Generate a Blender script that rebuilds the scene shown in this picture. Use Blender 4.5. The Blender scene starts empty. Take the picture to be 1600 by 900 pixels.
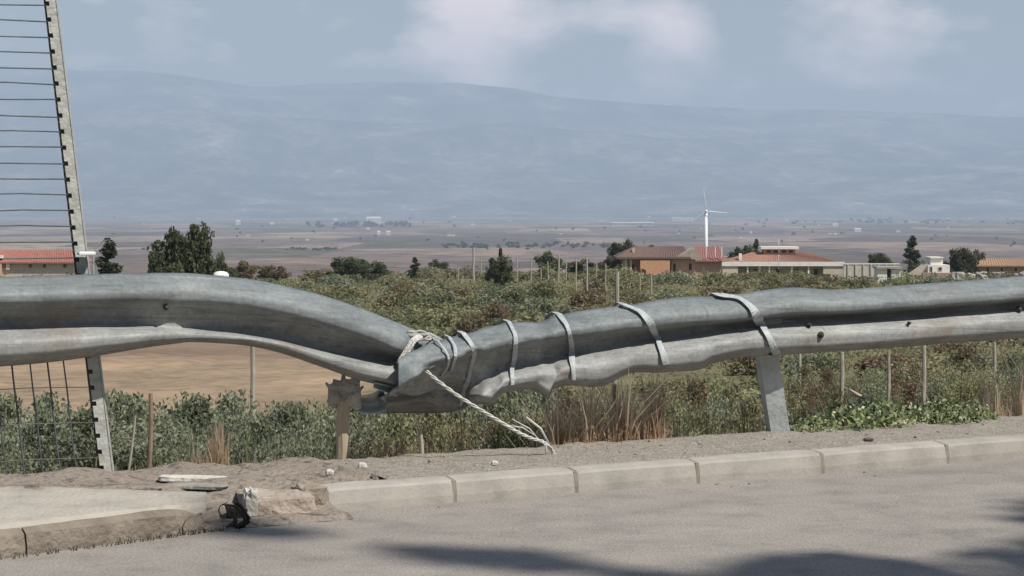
import bpy, math, random
import numpy as np
from mathutils import Vector, noise as mnoise

S = bpy.context.scene
COL = S.collection
PI = math.pi
rng = np.random.default_rng(7)
random.seed(7)

# ------------------------------------------------------------------ camera
F = 3360.0            # focal length in photo pixels (photo is 1600 wide)
HC = 1.15             # eye height over the road
ROW0 = 325.0          # row of the horizon in the photo
cam_d = bpy.data.cameras.new('camera')
cam = bpy.data.objects.new('camera', cam_d)
COL.objects.link(cam)
cam.location = (0, 0, HC)
cam.rotation_euler = (math.radians(90), 0, 0)
cam_d.sensor_width = 36.0
cam_d.lens = 36.0 * F / 1600.0
cam_d.shift_y = -(450.0 - ROW0) / 1600.0
cam_d.clip_start = 0.1
cam_d.clip_end = 90000
S.camera = cam

# ------------------------------------------------------------------ light
SUN_EL = 52.0
SX, SY = 0.82, -0.57
n_ = math.hypot(SX, SY); SX /= n_; SY /= n_
sun_dir = Vector((SX * math.cos(math.radians(SUN_EL)), SY * math.cos(math.radians(SUN_EL)), math.sin(math.radians(SUN_EL))))
W = bpy.data.worlds.new('World'); S.world = W; W.use_nodes = True
nt = W.node_tree; nt.nodes.clear()
wo = nt.nodes.new('ShaderNodeOutputWorld'); bg = nt.nodes.new('ShaderNodeBackground')
sky = nt.nodes.new('ShaderNodeTexSky'); sky.sky_type = 'NISHITA'; sky.sun_disc = False
sky.sun_elevation = math.radians(SUN_EL)
sky.sun_rotation = math.atan2(SX, SY)
sky.air_density = 1.4; sky.dust_density = 1.0; sky.ozone_density = 2.5
bg.inputs['Strength'].default_value = 0.055
tc = nt.nodes.new('ShaderNodeTexCoord')
mp = nt.nodes.new('ShaderNodeMapping'); mp.inputs['Scale'].default_value = (1.0, 1.0, 2.2)
nz = nt.nodes.new('ShaderNodeTexNoise'); nz.inputs['Scale'].default_value = 22.0
nz.inputs['Detail'].default_value = 6; nz.inputs['Roughness'].default_value = 0.55
rp = nt.nodes.new('ShaderNodeValToRGB')
rp.color_ramp.elements[0].position = 0.57; rp.color_ramp.elements[0].color = (0, 0, 0, 1)
rp.color_ramp.elements[1].position = 0.95; rp.color_ramp.elements[1].color = (1, 1, 1, 1)
sep = nt.nodes.new('ShaderNodeSeparateXYZ')
L = nt.links.new
L(tc.outputs['Generated'], mp.inputs['Vector']); L(mp.outputs['Vector'], nz.inputs['Vector'])


def mth(op, a, b=None, tree=None, clamp=False):
    t = tree or nt
    n = t.nodes.new('ShaderNodeMath'); n.operation = op; n.use_clamp = clamp
    for i, v in enumerate((a, b)):
        if v is None: continue
        if isinstance(v, (int, float)): n.inputs[i].default_value = v
        else: t.links.new(v, n.inputs[i])
    return n.outputs[0]


# the photograph's cumulus heads: soft boosts of the noise around their directions
acc = nz.outputs['Fac']
for (px, py, rad, amt) in ((735, 5, 0.040, .34), (790, 70, 0.042, .32), (710, 100, 0.032, .26), (1030, 25, 0.042, .42), (1060, 75, .028, .25), (1340, 25, 0.044, .40)):
    d = Vector(((px - 800) / F, 1, (ROW0 - py) / F)).normalized()
    vd = nt.nodes.new('ShaderNodeVectorMath'); vd.operation = 'DISTANCE'
    L(tc.outputs['Generated'], vd.inputs[0]); vd.inputs[1].default_value = d
    fall = mth('SUBTRACT', 1.0, mth('DIVIDE', vd.outputs['Value'], rad), clamp=True)
    acc = mth('ADD', acc, mth('MULTIPLY', fall, amt))
L(acc, rp.inputs['Fac'])
cm = nt.nodes.new('ShaderNodeMixRGB')
L(sky.outputs['Color'], cm.inputs['Color1'])
cm.inputs['Color2'].default_value = (25, 20, 19, 1)
L(mth('MULTIPLY', rp.outputs['Color'], 0.85), cm.inputs['Fac'])
L(cm.outputs['Color'], bg.inputs['Color']); L(bg.outputs[0], wo.inputs['Surface'])

sl = bpy.data.lights.new('sun', 'SUN'); sl.energy = 4.2; sl.angle = math.radians(0.6)
sl.color = (1.0, 0.95, 0.87)
so = bpy.data.objects.new('sun', sl); COL.objects.link(so)
so.rotation_euler = sun_dir.to_track_quat('Z', 'Y').to_euler()
S.view_settings.view_transform = 'Standard'; S.view_settings.look = 'None'
S.view_settings.gamma = 1.0; S.view_settings.exposure = 0.42
S.cycles.volume_bounces = 1

# ------------------------------------------------------------------ helpers


def at(px, py, Y):
    return Vector(((px - 800.0) * Y / F, Y, HC - (py - ROW0) * Y / F))


def tag(o, label=None, cat=None, group=None, kind=None):
    if label: o['label'] = label
    if cat: o['category'] = cat
    if group: o['group'] = group
    if kind: o['kind'] = kind
    return o


def empty(name, loc, label=None, cat=None, group=None, rz=0.0, kind=None):
    o = bpy.data.objects.new(name, None); COL.objects.link(o)
    o.empty_display_size = 0.1
    o.location = loc; o.rotation_euler = (0, 0, rz)
    return tag(o, label, cat, group, kind)


def link(name, me, m=None, parent=None, loc=None, rz=0.0):
    o = bpy.data.objects.new(name, me); COL.objects.link(o)
    if m is not None and not me.materials: me.materials.append(m)
    if parent is not None: o.parent = parent
    if loc is not None: o.location = loc
    o.rotation_euler = (0, 0, rz)
    return o


def mesh(name, V, Fs, smooth=False):
    me = bpy.data.meshes.new(name)
    me.from_pydata([tuple(v) for v in V], [], [tuple(f) for f in Fs])
    me.update()
    if smooth: me.polygons.foreach_set('use_smooth', [True] * len(me.polygons))
    return me


class MB:
    """collects pieces of ONE mesh"""
    def __init__(s): s.v = []; s.f = []

    def add(s, V, Fs):
        b = len(s.v); s.v += [Vector(v) for v in V]; s.f += [[i + b for i in f] for f in Fs]; return s

    def box(s, c, d, rz=0.0, bev=0.0, tilt=None):
        x, y, z = d[0] / 2, d[1] / 2, d[2] / 2
        cs, sn = math.cos(rz), math.sin(rz)
        if bev <= 0:
            V = [(i * x, j * y, k * z) for k in (-1, 1) for i, j in ((-1, -1), (1, -1), (1, 1), (-1, 1))]
            Fs = [(3, 2, 1, 0), (4, 5, 6, 7), (0, 1, 5, 4), (1, 2, 6, 5), (2, 3, 7, 6), (3, 0, 4, 7)]
        else:
            b = bev; V = []
            for k, q in ((-1, b), (-1, 0), (1, 0), (1, b)):
                zz = k * z if q else k * (z - b)
                for i, j in ((-1, -1), (1, -1), (1, 1), (-1, 1)): V.append((i * (x - q), j * (y - q), zz))
            Fs = [(3, 2, 1, 0), (12, 13, 14, 15)]
            for r in range(3):
                for i in range(4): Fs.append((r * 4 + i, r * 4 + (i + 1) % 4, r * 4 + 4 + (i + 1) % 4, r * 4 + 4 + i))
        out = []
        for v in V:
            v = Vector(v)
            if tilt is not None: v.rotate(tilt)
            out.append(Vector((v.x * cs - v.y * sn, v.x * sn + v.y * cs, v.z)) + Vector(c))
        return s.add(out, Fs)

    def tube(s, pts, rad, n=8, cap=True):
        pts = [Vector(p) for p in pts]; V = []; Fs = []
        if not hasattr(rad, '__len__'): rad = [rad] * len(pts)
        up = Vector((0.13, 0.21, 1)).normalized()
        for i, p in enumerate(pts):
            t = (pts[min(i + 1, len(pts) - 1)] - pts[max(i - 1, 0)])
            if t.length < 1e-9: t = Vector((0, 0, 1))
            t.normalize()
            a = t.cross(up)
            if a.length < 1e-3: a = t.cross(Vector((1, 0, 0)))
            a.normalize(); b = t.cross(a)
            for k in range(n):
                q = 2 * PI * k / n
                V.append(p + (a * math.cos(q) + b * math.sin(q)) * rad[i])
        for i in range(len(pts) - 1):
            for k in range(n):
                Fs.append((i * n + k, i * n + (k + 1) % n, (i + 1) * n + (k + 1) % n, (i + 1) * n + k))
        if cap:
            Fs.append(tuple(range(n - 1, -1, -1))); Fs.append(tuple((len(pts) - 1) * n + k for k in range(n)))
        return s.add(V, Fs)

    def build(s, name, m=None, parent=None, smooth=False, loc=None, rz=0.0):
        return link(name, mesh(name, s.v, s.f, smooth), m, parent, loc, rz)


def catmull(P, n):
    out = []
    for i in range(len(P) - 1):
        p0 = P[max(i - 1, 0)]; p1 = P[i]; p2 = P[i + 1]; p3 = P[min(i + 2, len(P) - 1)]
        d1 = (p2 - p0); d2 = (p3 - p1)
        L12 = (p2 - p1).length
        d1 = d1.normalized() * min(d1.length / 2, L12) if d1.length > 0 else d1
        d2 = d2.normalized() * min(d2.length / 2, L12) if d2.length > 0 else d2
        for k in range(n):
            s = k / n; h = s * s * (3 - 2 * s)
            a = (2 * s ** 3 - 3 * s ** 2 + 1); b1 = (s ** 3 - 2 * s ** 2 + s); c_ = (-2 * s ** 3 + 3 * s ** 2); d_ = (s ** 3 - s ** 2)
            out.append(p1 * a + d1 * b1 + p2 * c_ + d2 * d_)
    out.append(P[-1]); return out


def local(root, pts):
    """world points into an unrotated root's frame"""
    return [Vector(p) - root.location for p in pts]


def mat(name, c1, c2=None, scale=5.0, rough=0.8, metal=0.0, bump=0.0, bscale=None, detail=8, c3=None, obj_var=0.0, spec=0.3, stretch=(1, 1, 1), lo=0.35, hi=0.65, coord='Object'):
    m = bpy.data.materials.new(name); m.use_nodes = True
    t = m.node_tree; b = t.nodes['Principled BSDF']
    b.inputs['Roughness'].default_value = rough; b.inputs['Metallic'].default_value = metal
    b.inputs['Specular IOR Level'].default_value = spec
    if c2 is None: c2 = tuple(x * 0.8 for x in c1)
    tcn = t.nodes.new('ShaderNodeTexCoord'); mpn = t.nodes.new('ShaderNodeMapping')
    mpn.inputs['Scale'].default_value = stretch
    if coord == 'Position':
        g = t.nodes.new('ShaderNodeNewGeometry'); t.links.new(g.outputs['Position'], mpn.inputs['Vector'])
    else: t.links.new(tcn.outputs[coord], mpn.inputs['Vector'])
    n = t.nodes.new('ShaderNodeTexNoise'); n.inputs['Scale'].default_value = scale; n.inputs['Detail'].default_value = detail
    n.inputs['Roughness'].default_value = 0.65
    t.links.new(mpn.outputs[0], n.inputs['Vector'])
    r = t.nodes.new('ShaderNodeValToRGB'); e = r.color_ramp.elements
    e[0].position = lo; e[0].color = (*c1, 1); e[1].position = hi; e[1].color = (*c2, 1)
    if c3 is not None:
        q = e.new((lo + hi) / 2); q.color = (*c3, 1)
    t.links.new(n.outputs['Fac'], r.inputs['Fac'])
    out = r.outputs['Color']
    if obj_var:
        oi = t.nodes.new('ShaderNodeObjectInfo'); hs = t.nodes.new('ShaderNodeHueSaturation')
        t.links.new(mth('ADD', mth('MULTIPLY', oi.outputs['Random'], obj_var, t), 1 - obj_var / 2, t), hs.inputs['Value'])
        t.links.new(out, hs.inputs['Color']); out = hs.outputs['Color']
    t.links.new(out, b.inputs['Base Color'])
    if bump:
        n2 = t.nodes.new('ShaderNodeTexNoise'); n2.inputs['Scale'].default_value = bscale or scale * 3
        n2.inputs['Detail'].default_value = 6
        t.links.new(mpn.outputs[0], n2.inputs['Vector'])
        bp = t.nodes.new('ShaderNodeBump'); bp.inputs['Strength'].default_value = bump; bp.inputs['Distance'].default_value = 0.02
        t.links.new(n2.outputs['Fac'], bp.inputs['Height']); t.links.new(bp.outputs[0], b.inputs['Normal'])
    return m


def leafmat(name, cols, hue_var=0.0, val_var=0.35, transl=0.38):
    """per-leaf random colour from the mesh attribute 'rnd' and a tone per plant"""
    m = bpy.data.materials.new(name); m.use_nodes = True
    t = m.node_tree; b = t.nodes['Principled BSDF']
    b.inputs['Roughness'].default_value = 0.7; b.inputs['Specular IOR Level'].default_value = 0.25
    a = t.nodes.new('ShaderNodeAttribute'); a.attribute_name = 'rnd'
    r = t.nodes.new('ShaderNodeValToRGB'); e = r.color_ramp.elements
    e[0].position = 0; e[0].color = (*cols[0], 1); e[1].position = 1; e[1].color = (*cols[-1], 1)
    for i, c in enumerate(cols[1:-1]):
        q = e.new((i + 1) / (len(cols) - 1)); q.color = (*c, 1)
    t.links.new(a.outputs['Fac'], r.inputs['Fac'])
    oi = t.nodes.new('ShaderNodeObjectInfo'); hs = t.nodes.new('ShaderNodeHueSaturation')
    t.links.new(mth('ADD', mth('MULTIPLY', oi.outputs['Random'], val_var, t), 1 - val_var / 2, t), hs.inputs['Value'])
    if hue_var:
        rr = mth('FRACT', mth('MULTIPLY', oi.outputs['Random'], 17.3, t), None, t)
        t.links.new(mth('ADD', mth('MULTIPLY', rr, hue_var, t), 0.5 - hue_var * 0.75, t), hs.inputs['Hue'])
    t.links.new(r.outputs['Color'], hs.inputs['Color'])
    t.links.new(hs.outputs['Color'], b.inputs['Base Color'])
    tr = t.nodes.new('ShaderNodeBsdfTranslucent'); t.links.new(hs.outputs['Color'], tr.inputs['Color'])
    mx = t.nodes.new('ShaderNodeMixShader'); mx.inputs['Fac'].default_value = transl
    t.links.new(b.outputs[0], mx.inputs[1]); t.links.new(tr.outputs[0], mx.inputs[2])
    t.links.new(mx.outputs[0], t.nodes['Material Output'].inputs['Surface'])
    return m


def np_mesh(name, V, Q, rnd=None):
    """V (n,3), Q (m,k) numpy -> mesh, with face attribute rnd"""
    me = bpy.data.meshes.new(name)
    k = Q.shape[1]
    me.vertices.add(len(V)); me.vertices.foreach_set('co', V.astype(np.float32).ravel())
    me.loops.add(Q.size); me.loops.foreach_set('vertex_index', Q.astype(np.int32).ravel())
    me.polygons.add(len(Q)); me.polygons.foreach_set('loop_start', np.arange(0, Q.size, k, dtype=np.int32))
    me.update(calc_edges=True)
    if rnd is not None:
        at_ = me.attributes.new('rnd', 'FLOAT', 'FACE'); at_.data.foreach_set('value', rnd.astype(np.float32))
    me.validate()
    return me


def leaves(P, size, elong=1.8, up=0.0, rnd=None):
    """one folded diamond leaf of 2 triangles per point"""
    n = len(P)
    d = rng.normal(size=(n, 3)); d[:, 2] += up; d /= np.linalg.norm(d, axis=1)[:, None]
    e = rng.normal(size=(n, 3)); e -= (e * d).sum(1)[:, None] * d; e /= np.linalg.norm(e, axis=1)[:, None]
    s = (size * rng.uniform(0.6, 1.4, n))[:, None]
    L_ = d * s * elong / 2; W_ = e * s / 2
    V = np.stack([P - L_, P + W_, P + L_, P - W_], 1).reshape(-1, 3)
    Q = np.arange(4 * n).reshape(n, 4)
    return V, Q, (rng.random(n) if rnd is None else rnd)


def crown_points(n, rx, ry, rz, clumps, cr, seed, base=0.0, shape='round', flat=0.0):
    g = np.random.default_rng(seed)
    c = g.normal(size=(clumps, 3)); c /= np.linalg.norm(c, axis=1)[:, None]
    c *= (g.random(clumps) ** 0.4)[:, None]
    w = g.uniform(0.55, 1.25, clumps)
    if shape == 'cone':
        h = g.random(clumps) ** 1.2; a = g.uniform(0, 2 * PI, clumps)
        r = (1 - h) ** 0.75 * g.random(clumps) ** 0.5
        c = np.stack([r * np.cos(a), r * np.sin(a), 2 * h - 1], 1)
    if shape == 'dome':
        c[:, 2] = np.abs(c[:, 2]) * 1.6 - 0.8
    idx = g.integers(0, clumps, n)
    o = g.normal(size=(n, 3)); o /= np.linalg.norm(o, axis=1)[:, None]
    o *= (g.random(n) ** 0.45)[:, None] * (w[idx] * cr)[:, None]
    if shape == 'cone': o[:, :2] *= (0.5 + 0.65 * (1 - (c[idx, 2] + 1) / 2))[:, None]
    P = c[idx] * np.array([rx, ry, rz]) + o * np.array([1, 1, 0.8])
    P[:, 2] += rz + base
    rnd = np.clip(0.5 + 0.22 * g.normal(size=clumps)[idx] + 0.2 * g.normal(size=n), 0, 1)
    keep = P[:, 2] > base * 0.6
    return P[keep], rnd[keep], c * np.array([rx, ry, rz]) + np.array([0, 0, rz + base])


def plant_meshes(name, n, rx, ry, rz, clumps, cr, seed, leaf, base=0.0, shape='round', elong=1.8, trunk=0.05, limbs=5, up=0.0):
    P, r, cc = crown_points(n, rx, ry, rz, clumps, cr, seed, base, shape)
    V, Q, r = leaves(P, leaf, elong, up, r)
    crown = np_mesh(name + '_crown', V, Q, r)
    b = MB(); g = random.Random(seed)
    top = Vector((g.uniform(-.1, .1) * rx, g.uniform(-.1, .1) * ry, base + rz * 1.3))
    mid = Vector((g.uniform(-.08, .08) * rx, g.uniform(-.08, .08) * ry, (base + rz) * 0.5))
    b.tube([(0, 0, -0.15 * (base + rz)), mid, top], [trunk, trunk * 0.75, trunk * 0.25], 7)
    for i in range(limbs):
        c = Vector(cc[g.randrange(len(cc))]); s = mid.lerp(top, g.uniform(0, .6))
        b.tube([s, s.lerp(c, .5) + Vector((0, 0, -0.05 * rz)), c], [trunk * .45, trunk * .3, trunk * .1], 5)
    return crown, mesh(name + '_trunk', b.v, b.f, True)


def place_plant(name, meshes, loc, scale, rz, ml, mt, label, cat, group=None):
    t = empty(name, loc, label, cat, group, rz)
    t.scale = scale
    for nm, me, m in (('crown', meshes[0], ml), ('trunk', meshes[1], mt)):
        o = bpy.data.objects.new(nm, me)
        if not me.materials: me.materials.append(m)
        COL.objects.link(o); o.parent = t
        if me.materials[0] != m:
            o.material_slots[0].link = 'OBJECT'; o.material_slots[0].material = m
    return t

# ------------------------------------------------------------------ ground shape
P0 = Vector((-1.606, 8.5)); TR = Vector((0.864, 0.504)); NR = Vector((-0.504, 0.864))
RZR = math.atan2(TR.y, TR.x)


def rw(x, y):            # distance behind the guard rail line
    return (x - P0.x) * NR.x + (y - P0.y) * NR.y


def line_pt(t, w, z=0.0):  # t along the rail, w behind it
    p = P0 + TR * t + NR * w
    return Vector((p.x, p.y, z))


def rail_Y(px, w=0.0):
    """depth at which photo column px meets the vertical plane w behind the rail"""
    k = (px - 800.0) / F; c = P0 + NR * w
    t = (k * c.y - c.x) / (TR.x - k * TR.y)
    return c.y + TR.y * t


RR = np.array([-1e4, 0.0, 0.35, 1.5, 4, 8, 20, 45, 60, 90, 150, 325, 400, 700, 1500, 3000, 6000, 1e6])
ZZ = np.array([-.14, -.14, -.22, -.8, -1.35, -1.75, -2.25, -2.95, -3.45, -4.7, -6.3, -10.2, -12.5, -28, -50, -66, -70, -70])


def gz(x, y):
    x = np.asarray(x, float); y = np.asarray(y, float)
    w = (x - P0.x) * NR.x + (y - P0.y) * NR.y
    fade = np.clip((y - 12) / 60, 0, 1)
    r = w * (1 - fade) + (y - 9) * fade
    r = np.where((y < 12) | (w < 0), w, r)
    z = np.interp(r, RR, ZZ)
    amp = np.clip((r - 0.5) / 60, 0, 1)
    z = z + amp * (0.5 * np.sin(x * 0.045 + 1.3) * np.cos(y * 0.021) + 0.35 * np.sin(x * 0.11 + y * 0.05)) * np.clip(1 - r / 3000, 0, 1)
    return z


def gzf(x, y): return float(gz(x, y))


def axis(dense, step, grow, far):
    a = [dense]; s = step
    while a[-1] < far: s *= grow; a.append(a[-1] + s)
    return a


xs_ = axis(7.0, 0.18, 1.09, 14000); xs = np.array([-v for v in reversed(xs_)] + list(np.arange(-6.85, 6.9, 0.17)) + xs_)
ys = np.array([-400, -200, -90, -40, -20, -10, -4, 0, 3] + list(np.arange(5, 16, 0.16)) + axis(16.0, 0.2, 1.035, 30000))
XX, YY = np.meshgrid(xs, ys)
Zg = gz(XX, YY)
nb = np.array([mnoise.noise(Vector((x * 2.1, y * 2.1, 0))) for x, y in zip(XX.ravel(), YY.ravel())]).reshape(XX.shape)
Zg = Zg + nb * np.clip((rw(XX, YY) - .2), 0, 1) * 0.07 * (YY < 60)
nx, ny = len(xs), len(ys)
ii = (np.arange(ny - 1)[:, None] * nx + np.arange(nx - 1)[None, :]).ravel()
gq = np.stack([ii, ii + 1, ii + nx + 1, ii + nx], 1)
gme = np_mesh('ground', np.stack([XX.ravel(), YY.ravel(), Zg.ravel()], 1), gq)
gme.polygons.foreach_set('use_smooth', [True] * len(gme.polygons))
# regional soil colours (real patches of ground: ploughed field, scrub soil, plain)
cx, cy = XX.ravel(), YY.ravel()
PXG = 800 + F * cx / np.maximum(cy, 1.0)
colr = np.zeros((len(cx), 4)); colr[:, 3] = 1


def lerp(a, b, t): return a + (b - a) * t[:, None]


near = np.array([.17, .14, .095]); field = np.array([.31, .235, .175]); fieldd = np.array([.20, .148, .118])
olive = np.array([.15, .14, .085]); mauve = np.array([.15, .125, .10]); plain = np.array([.25, .215, .185])
sm = lambda v, a, b: np.clip((v - a) / (b - a), 0, 1)
c = np.repeat(near[None], len(cx), 0)
inf = sm(cy, 28, 34) * (1 - sm(cx + .8 * np.sin(cy * .4), -4.2 - (cy - 50) * .05, -1.8 - (cy - 50) * .05))
band = 0.5 + 0.5 * np.sin(cy * 0.32 + np.sin(cx * .2) * .7)
fc = lerp(np.repeat(fieldd[None], len(cx), 0), field, np.clip(1 - sm(cy, 47, 56) + .35 * band, 0, 1))
c = lerp(c, np.repeat(olive[None], len(cx), 0), sm(cy, 26, 36))
c = c * (1 - inf[:, None]) + fc * inf[:, None]
c = lerp(c, np.repeat(olive[None], len(cx), 0), sm(cy, 70, 76))
c = lerp(c, np.repeat(plain[None], len(cx), 0), sm(cy, 420, 700))
colr[:, :3] = c
ca = gme.color_attributes.new('soil', 'FLOAT_COLOR', 'POINT'); ca.data.foreach_set('color', colr.astype(np.float32).ravel())

gm = bpy.data.materials.new('ground_soil'); gm.use_nodes = True
t = gm.node_tree; b = t.nodes['Principled BSDF']; b.inputs['Roughness'].default_value = 0.95; b.inputs['Specular IOR Level'].default_value = 0.1
ga = t.nodes.new('ShaderNodeAttribute'); ga.attribute_name = 'soil'
geo = t.nodes.new('ShaderNodeNewGeometry')
sp = t.nodes.new('ShaderNodeSeparateXYZ'); t.links.new(geo.outputs['Position'], sp.inputs[0])


def nz_(scale, detail=6, vec=None, tree=t):
    n = tree.nodes.new('ShaderNodeTexNoise'); n.inputs['Scale'].default_value = scale; n.inputs['Detail'].default_value = detail
    n.inputs['Roughness'].default_value = .65
    tree.links.new(vec if vec is not None else geo.outputs['Position'], n.inputs['Vector'])
    return n.outputs['Fac']


def mixc(f, a, b_, tree=t, mode='MIX'):
    n = tree.nodes.new('ShaderNodeMixRGB'); n.blend_type = mode
    for i, v in zip((0, 1, 2), (f, a, b_)):
        if isinstance(v, tuple): n.inputs[i].default_value = v
        elif isinstance(v, (int, float)): n.inputs[i].default_value = v
        else: tree.links.new(v, n.inputs[i])
    return n.outputs[0]


def ramp(fac, stops, tree=t, interp='LINEAR'):
    r = tree.nodes.new('ShaderNodeValToRGB'); e = r.color_ramp.elements; r.color_ramp.interpolation = interp
    e[0].position, e[0].color = stops[0][0], (*stops[0][1], 1)
    e[1].position, e[1].color = stops[-1][0], (*stops[-1][1], 1)
    for p, cc in stops[1:-1]:
        q = e.new(p); q.color = (*cc, 1)
    tree.links.new(fac, r.inputs['Fac']); return r.outputs['Color']


# plots of the far plain: voronoi cells warped by noise
wv = t.nodes.new('ShaderNodeVectorMath'); wv.operation = 'MULTIPLY'; wv.inputs[1].default_value = (1, .42, 0)
t.links.new(geo.outputs['Position'], wv.inputs[0])
vo = t.nodes.new('ShaderNodeTexVoronoi'); vo.inputs['Scale'].default_value = 0.0038; t.links.new(wv.outputs[0], vo.inputs['Vector'])
vo2 = t.nodes.new('ShaderNodeTexVoronoi'); vo2.inputs['Scale'].default_value = 0.0012; t.links.new(wv.outputs[0], vo2.inputs['Vector'])
s1 = t.nodes.new('ShaderNodeSeparateXYZ'); t.links.new(vo.outputs['Color'], s1.inputs[0])
s2 = t.nodes.new('ShaderNodeSeparateXYZ'); t.links.new(vo2.outputs['Color'], s2.inputs[0])
plots = ramp(s1.outputs[0], [(0, (.10, .085, .07)), (.25, (.24, .19, .17)), (.45, (.10, .11, .065)), (.6, (.36, .29, .23)), (.75, (.19, .15, .14)), (.93, (.42, .37, .28)), (1, (.16, .18, .09))], interp='CONSTANT')
plots2 = ramp(s2.outputs[1], [(0, (.17, .14, .13)), (.5, (.27, .22, .19)), (1, (.15, .15, .11))], interp='CONSTANT')
plots = mixc(.4, plots, plots2)
speck = ramp(nz_(.02, 10), [(.36, (.35, .36, .33)), (.5, (1, 1, 1)), (.62, (1.35, 1.3, 1.25))])
plots = mixc(1.0, plots, speck, mode='MULTIPLY')
plots = mixc(1.0, plots, (.88, .83, .85, 1), mode='MULTIPLY')
farf = mth('DIVIDE', mth('SUBTRACT', sp.outputs['Y'], 420.0, t), 260.0, t, True)
base = mixc(farf, ga.outputs['Color'], plots)
n1 = ramp(nz_(1.6, 8), [(.3, (.6, .62, .6)), (.5, (1, 1, 1)), (.7, (1.3, 1.25, 1.2))])
base = mixc(.85, base, n1, mode='MULTIPLY')
n2 = ramp(nz_(.16, 5), [(.35, (.72, .74, .66)), (.65, (1.2, 1.13, 1.0))])
base = mixc(.8, base, n2, mode='MULTIPLY')
t.links.new(base, b.inputs['Base Color'])
bp = t.nodes.new('ShaderNodeBump'); bp.inputs['Distance'].default_value = .05; bp.inputs['Strength'].default_value = .6
t.links.new(nz_(9, 6), bp.inputs['Height']); t.links.new(bp.outputs[0], b.inputs['Normal'])
tag(link('ground', gme, gm), kind='structure')

# ------------------------------------------------------------------ road
CWX, CWY = TR.x, TR.y


def strip(name, w0, w1, t0, t1, z, nt_, nw, m, zf=None, bumps=0.0):
    V = []; Fs = []
    for i in range(nt_ + 1):
        for j in range(nw + 1):
            tt = t0 + (t1 - t0) * i / nt_; ww = w0 + (w1 - w0) * j / nw
            p = line_pt(tt, ww, z)
            if zf: p.z = zf(tt, ww)
            V.append(p)
    for i in range(nt_):
        for j in range(nw):
            a = i * (nw + 1) + j
            Fs.append((a, a + nw + 1, a + nw + 2, a + 1))
    me = mesh(name, V, Fs, True)
    return link(name, me, m)


am = bpy.data.materials.new('asphalt'); am.use_nodes = True
t = am.node_tree; b = t.nodes['Principled BSDF']; b.inputs['Roughness'].default_value = .88; b.inputs['Specular IOR Level'].default_value = .25
geo = t.nodes.new('ShaderNodeNewGeometry')
rot = t.nodes.new('ShaderNodeMapping'); rot.vector_type = 'TEXTURE'; rot.inputs['Rotation'].default_value = (0, 0, RZR); rot.inputs['Scale'].default_value = (4.5, .8, 1)
t.links.new(geo.outputs['Position'], rot.inputs['Vector'])
base = ramp(nz_(1.1, 6, rot.outputs[0], t), [(.3, (.235, .213, .19)), (.5, (.278, .254, .227)), (.72, (.315, .29, .26))], t)
grit = ramp(nz_(95, 3, None, t), [(.34, (.62, .62, .64)), (.5, (1, 1, 1)), (.66, (1.38, 1.36, 1.33))], t)
base = mixc(.75, base, grit, t, 'MULTIPLY')
blot = ramp(nz_(4, 10, None, t), [(.36, (.80, .80, .82)), (.5, (1, 1, 1)), (.66, (1.1, 1.08, 1.05))], t)
base = mixc(.85, base, blot, t, 'MULTIPLY')
# pale tyre-polished bands and hair cracks along the road
cr = t.nodes.new('ShaderNodeTexVoronoi'); cr.feature = 'DISTANCE_TO_EDGE'; cr.inputs['Scale'].default_value = .9
wn = t.nodes.new('ShaderNodeTexNoise'); wn.inputs['Scale'].default_value = 3; wn.inputs['Detail'].default_value = 5
t.links.new(geo.outputs['Position'], wn.inputs['Vector'])
ad = t.nodes.new('ShaderNodeVectorMath'); ad.operation = 'MULTIPLY_ADD'
t.links.new(wn.outputs['Color'], ad.inputs[0]); ad.inputs[1].default_value = (.5, .5, .5); t.links.new(geo.outputs['Position'], ad.inputs[2])
t.links.new(ad.outputs[0], cr.inputs['Vector'])
ck = ramp(cr.outputs['Distance'], [(0, (.55, .53, .52)), (.012, (1, 1, 1)), (1, (1, 1, 1))], t)
base = mixc(.22, base, ck, t, 'MULTIPLY')
t.links.new(base, b.inputs['Base Color'])
bp = t.nodes.new('ShaderNodeBump'); bp.inputs['Distance'].default_value = .006; bp.inputs['Strength'].default_value = .8
t.links.new(nz_(120, 3, None, t), bp.inputs['Height']); t.links.new(bp.outputs[0], b.inputs['Normal'])
road = strip('road', -.70, -8.0, -60, 90, 0.0, 60, 14, am)
tag(road, kind='structure')

# left island kerb line, closer to the road
KA = Vector((-1.03, 7.70)); KD = Vector((-0.70, -0.714)).normalized()

gravel = mat('verge_gravel', (.34, .305, .26), (.22, .195, .165), 30, .95, bump=.8, bscale=70, c3=(.29, .26, .222), coord='Position', spec=.1)


def verge_z(tt, ww):
    n = mnoise.noise(Vector((tt * 5, ww * 7, 3.1))) * .012 + mnoise.noise(Vector((tt * 17, ww * 19, 1.1))) * .007
    z = .085 + n
    if ww > .12: z -= (ww - .12) * .9 + max(0, ww - .3) * 1.2
    if ww < -.67: z -= .008
    return z


tag(strip('verge', -.685, .65, .95, 40, 0, 900, 26, gravel, verge_z), kind='structure')

# dirt bank around the left post, behind the island
dirt = mat('bank_dirt', (.22, .185, .15), (.12, .10, .085), 14, .95, bump=1, bscale=45, c3=(.28, .24, .20), coord='Position', spec=.1)


def dirt_z(tt, ww):
    n = mnoise.noise(Vector((tt * 4, ww * 6, 9.1))) * .022 + mnoise.noise(Vector((tt * 15, ww * 15, 7.1))) * .012
    z = .095 + n + .02 * math.exp(-((tt + .2) / .5) ** 2 - ((ww - .02) / .2) ** 2)
    if ww > .12: z -= (ww - .12) * .9 + max(0, ww - .3) * 1.2
    if ww < -.5: z = min(z, .07)
    return z


tag(strip('dirt_bank', -.62, .65, -14, .96, 0, 420, 26, dirt, dirt_z), kind='structure')

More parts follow.
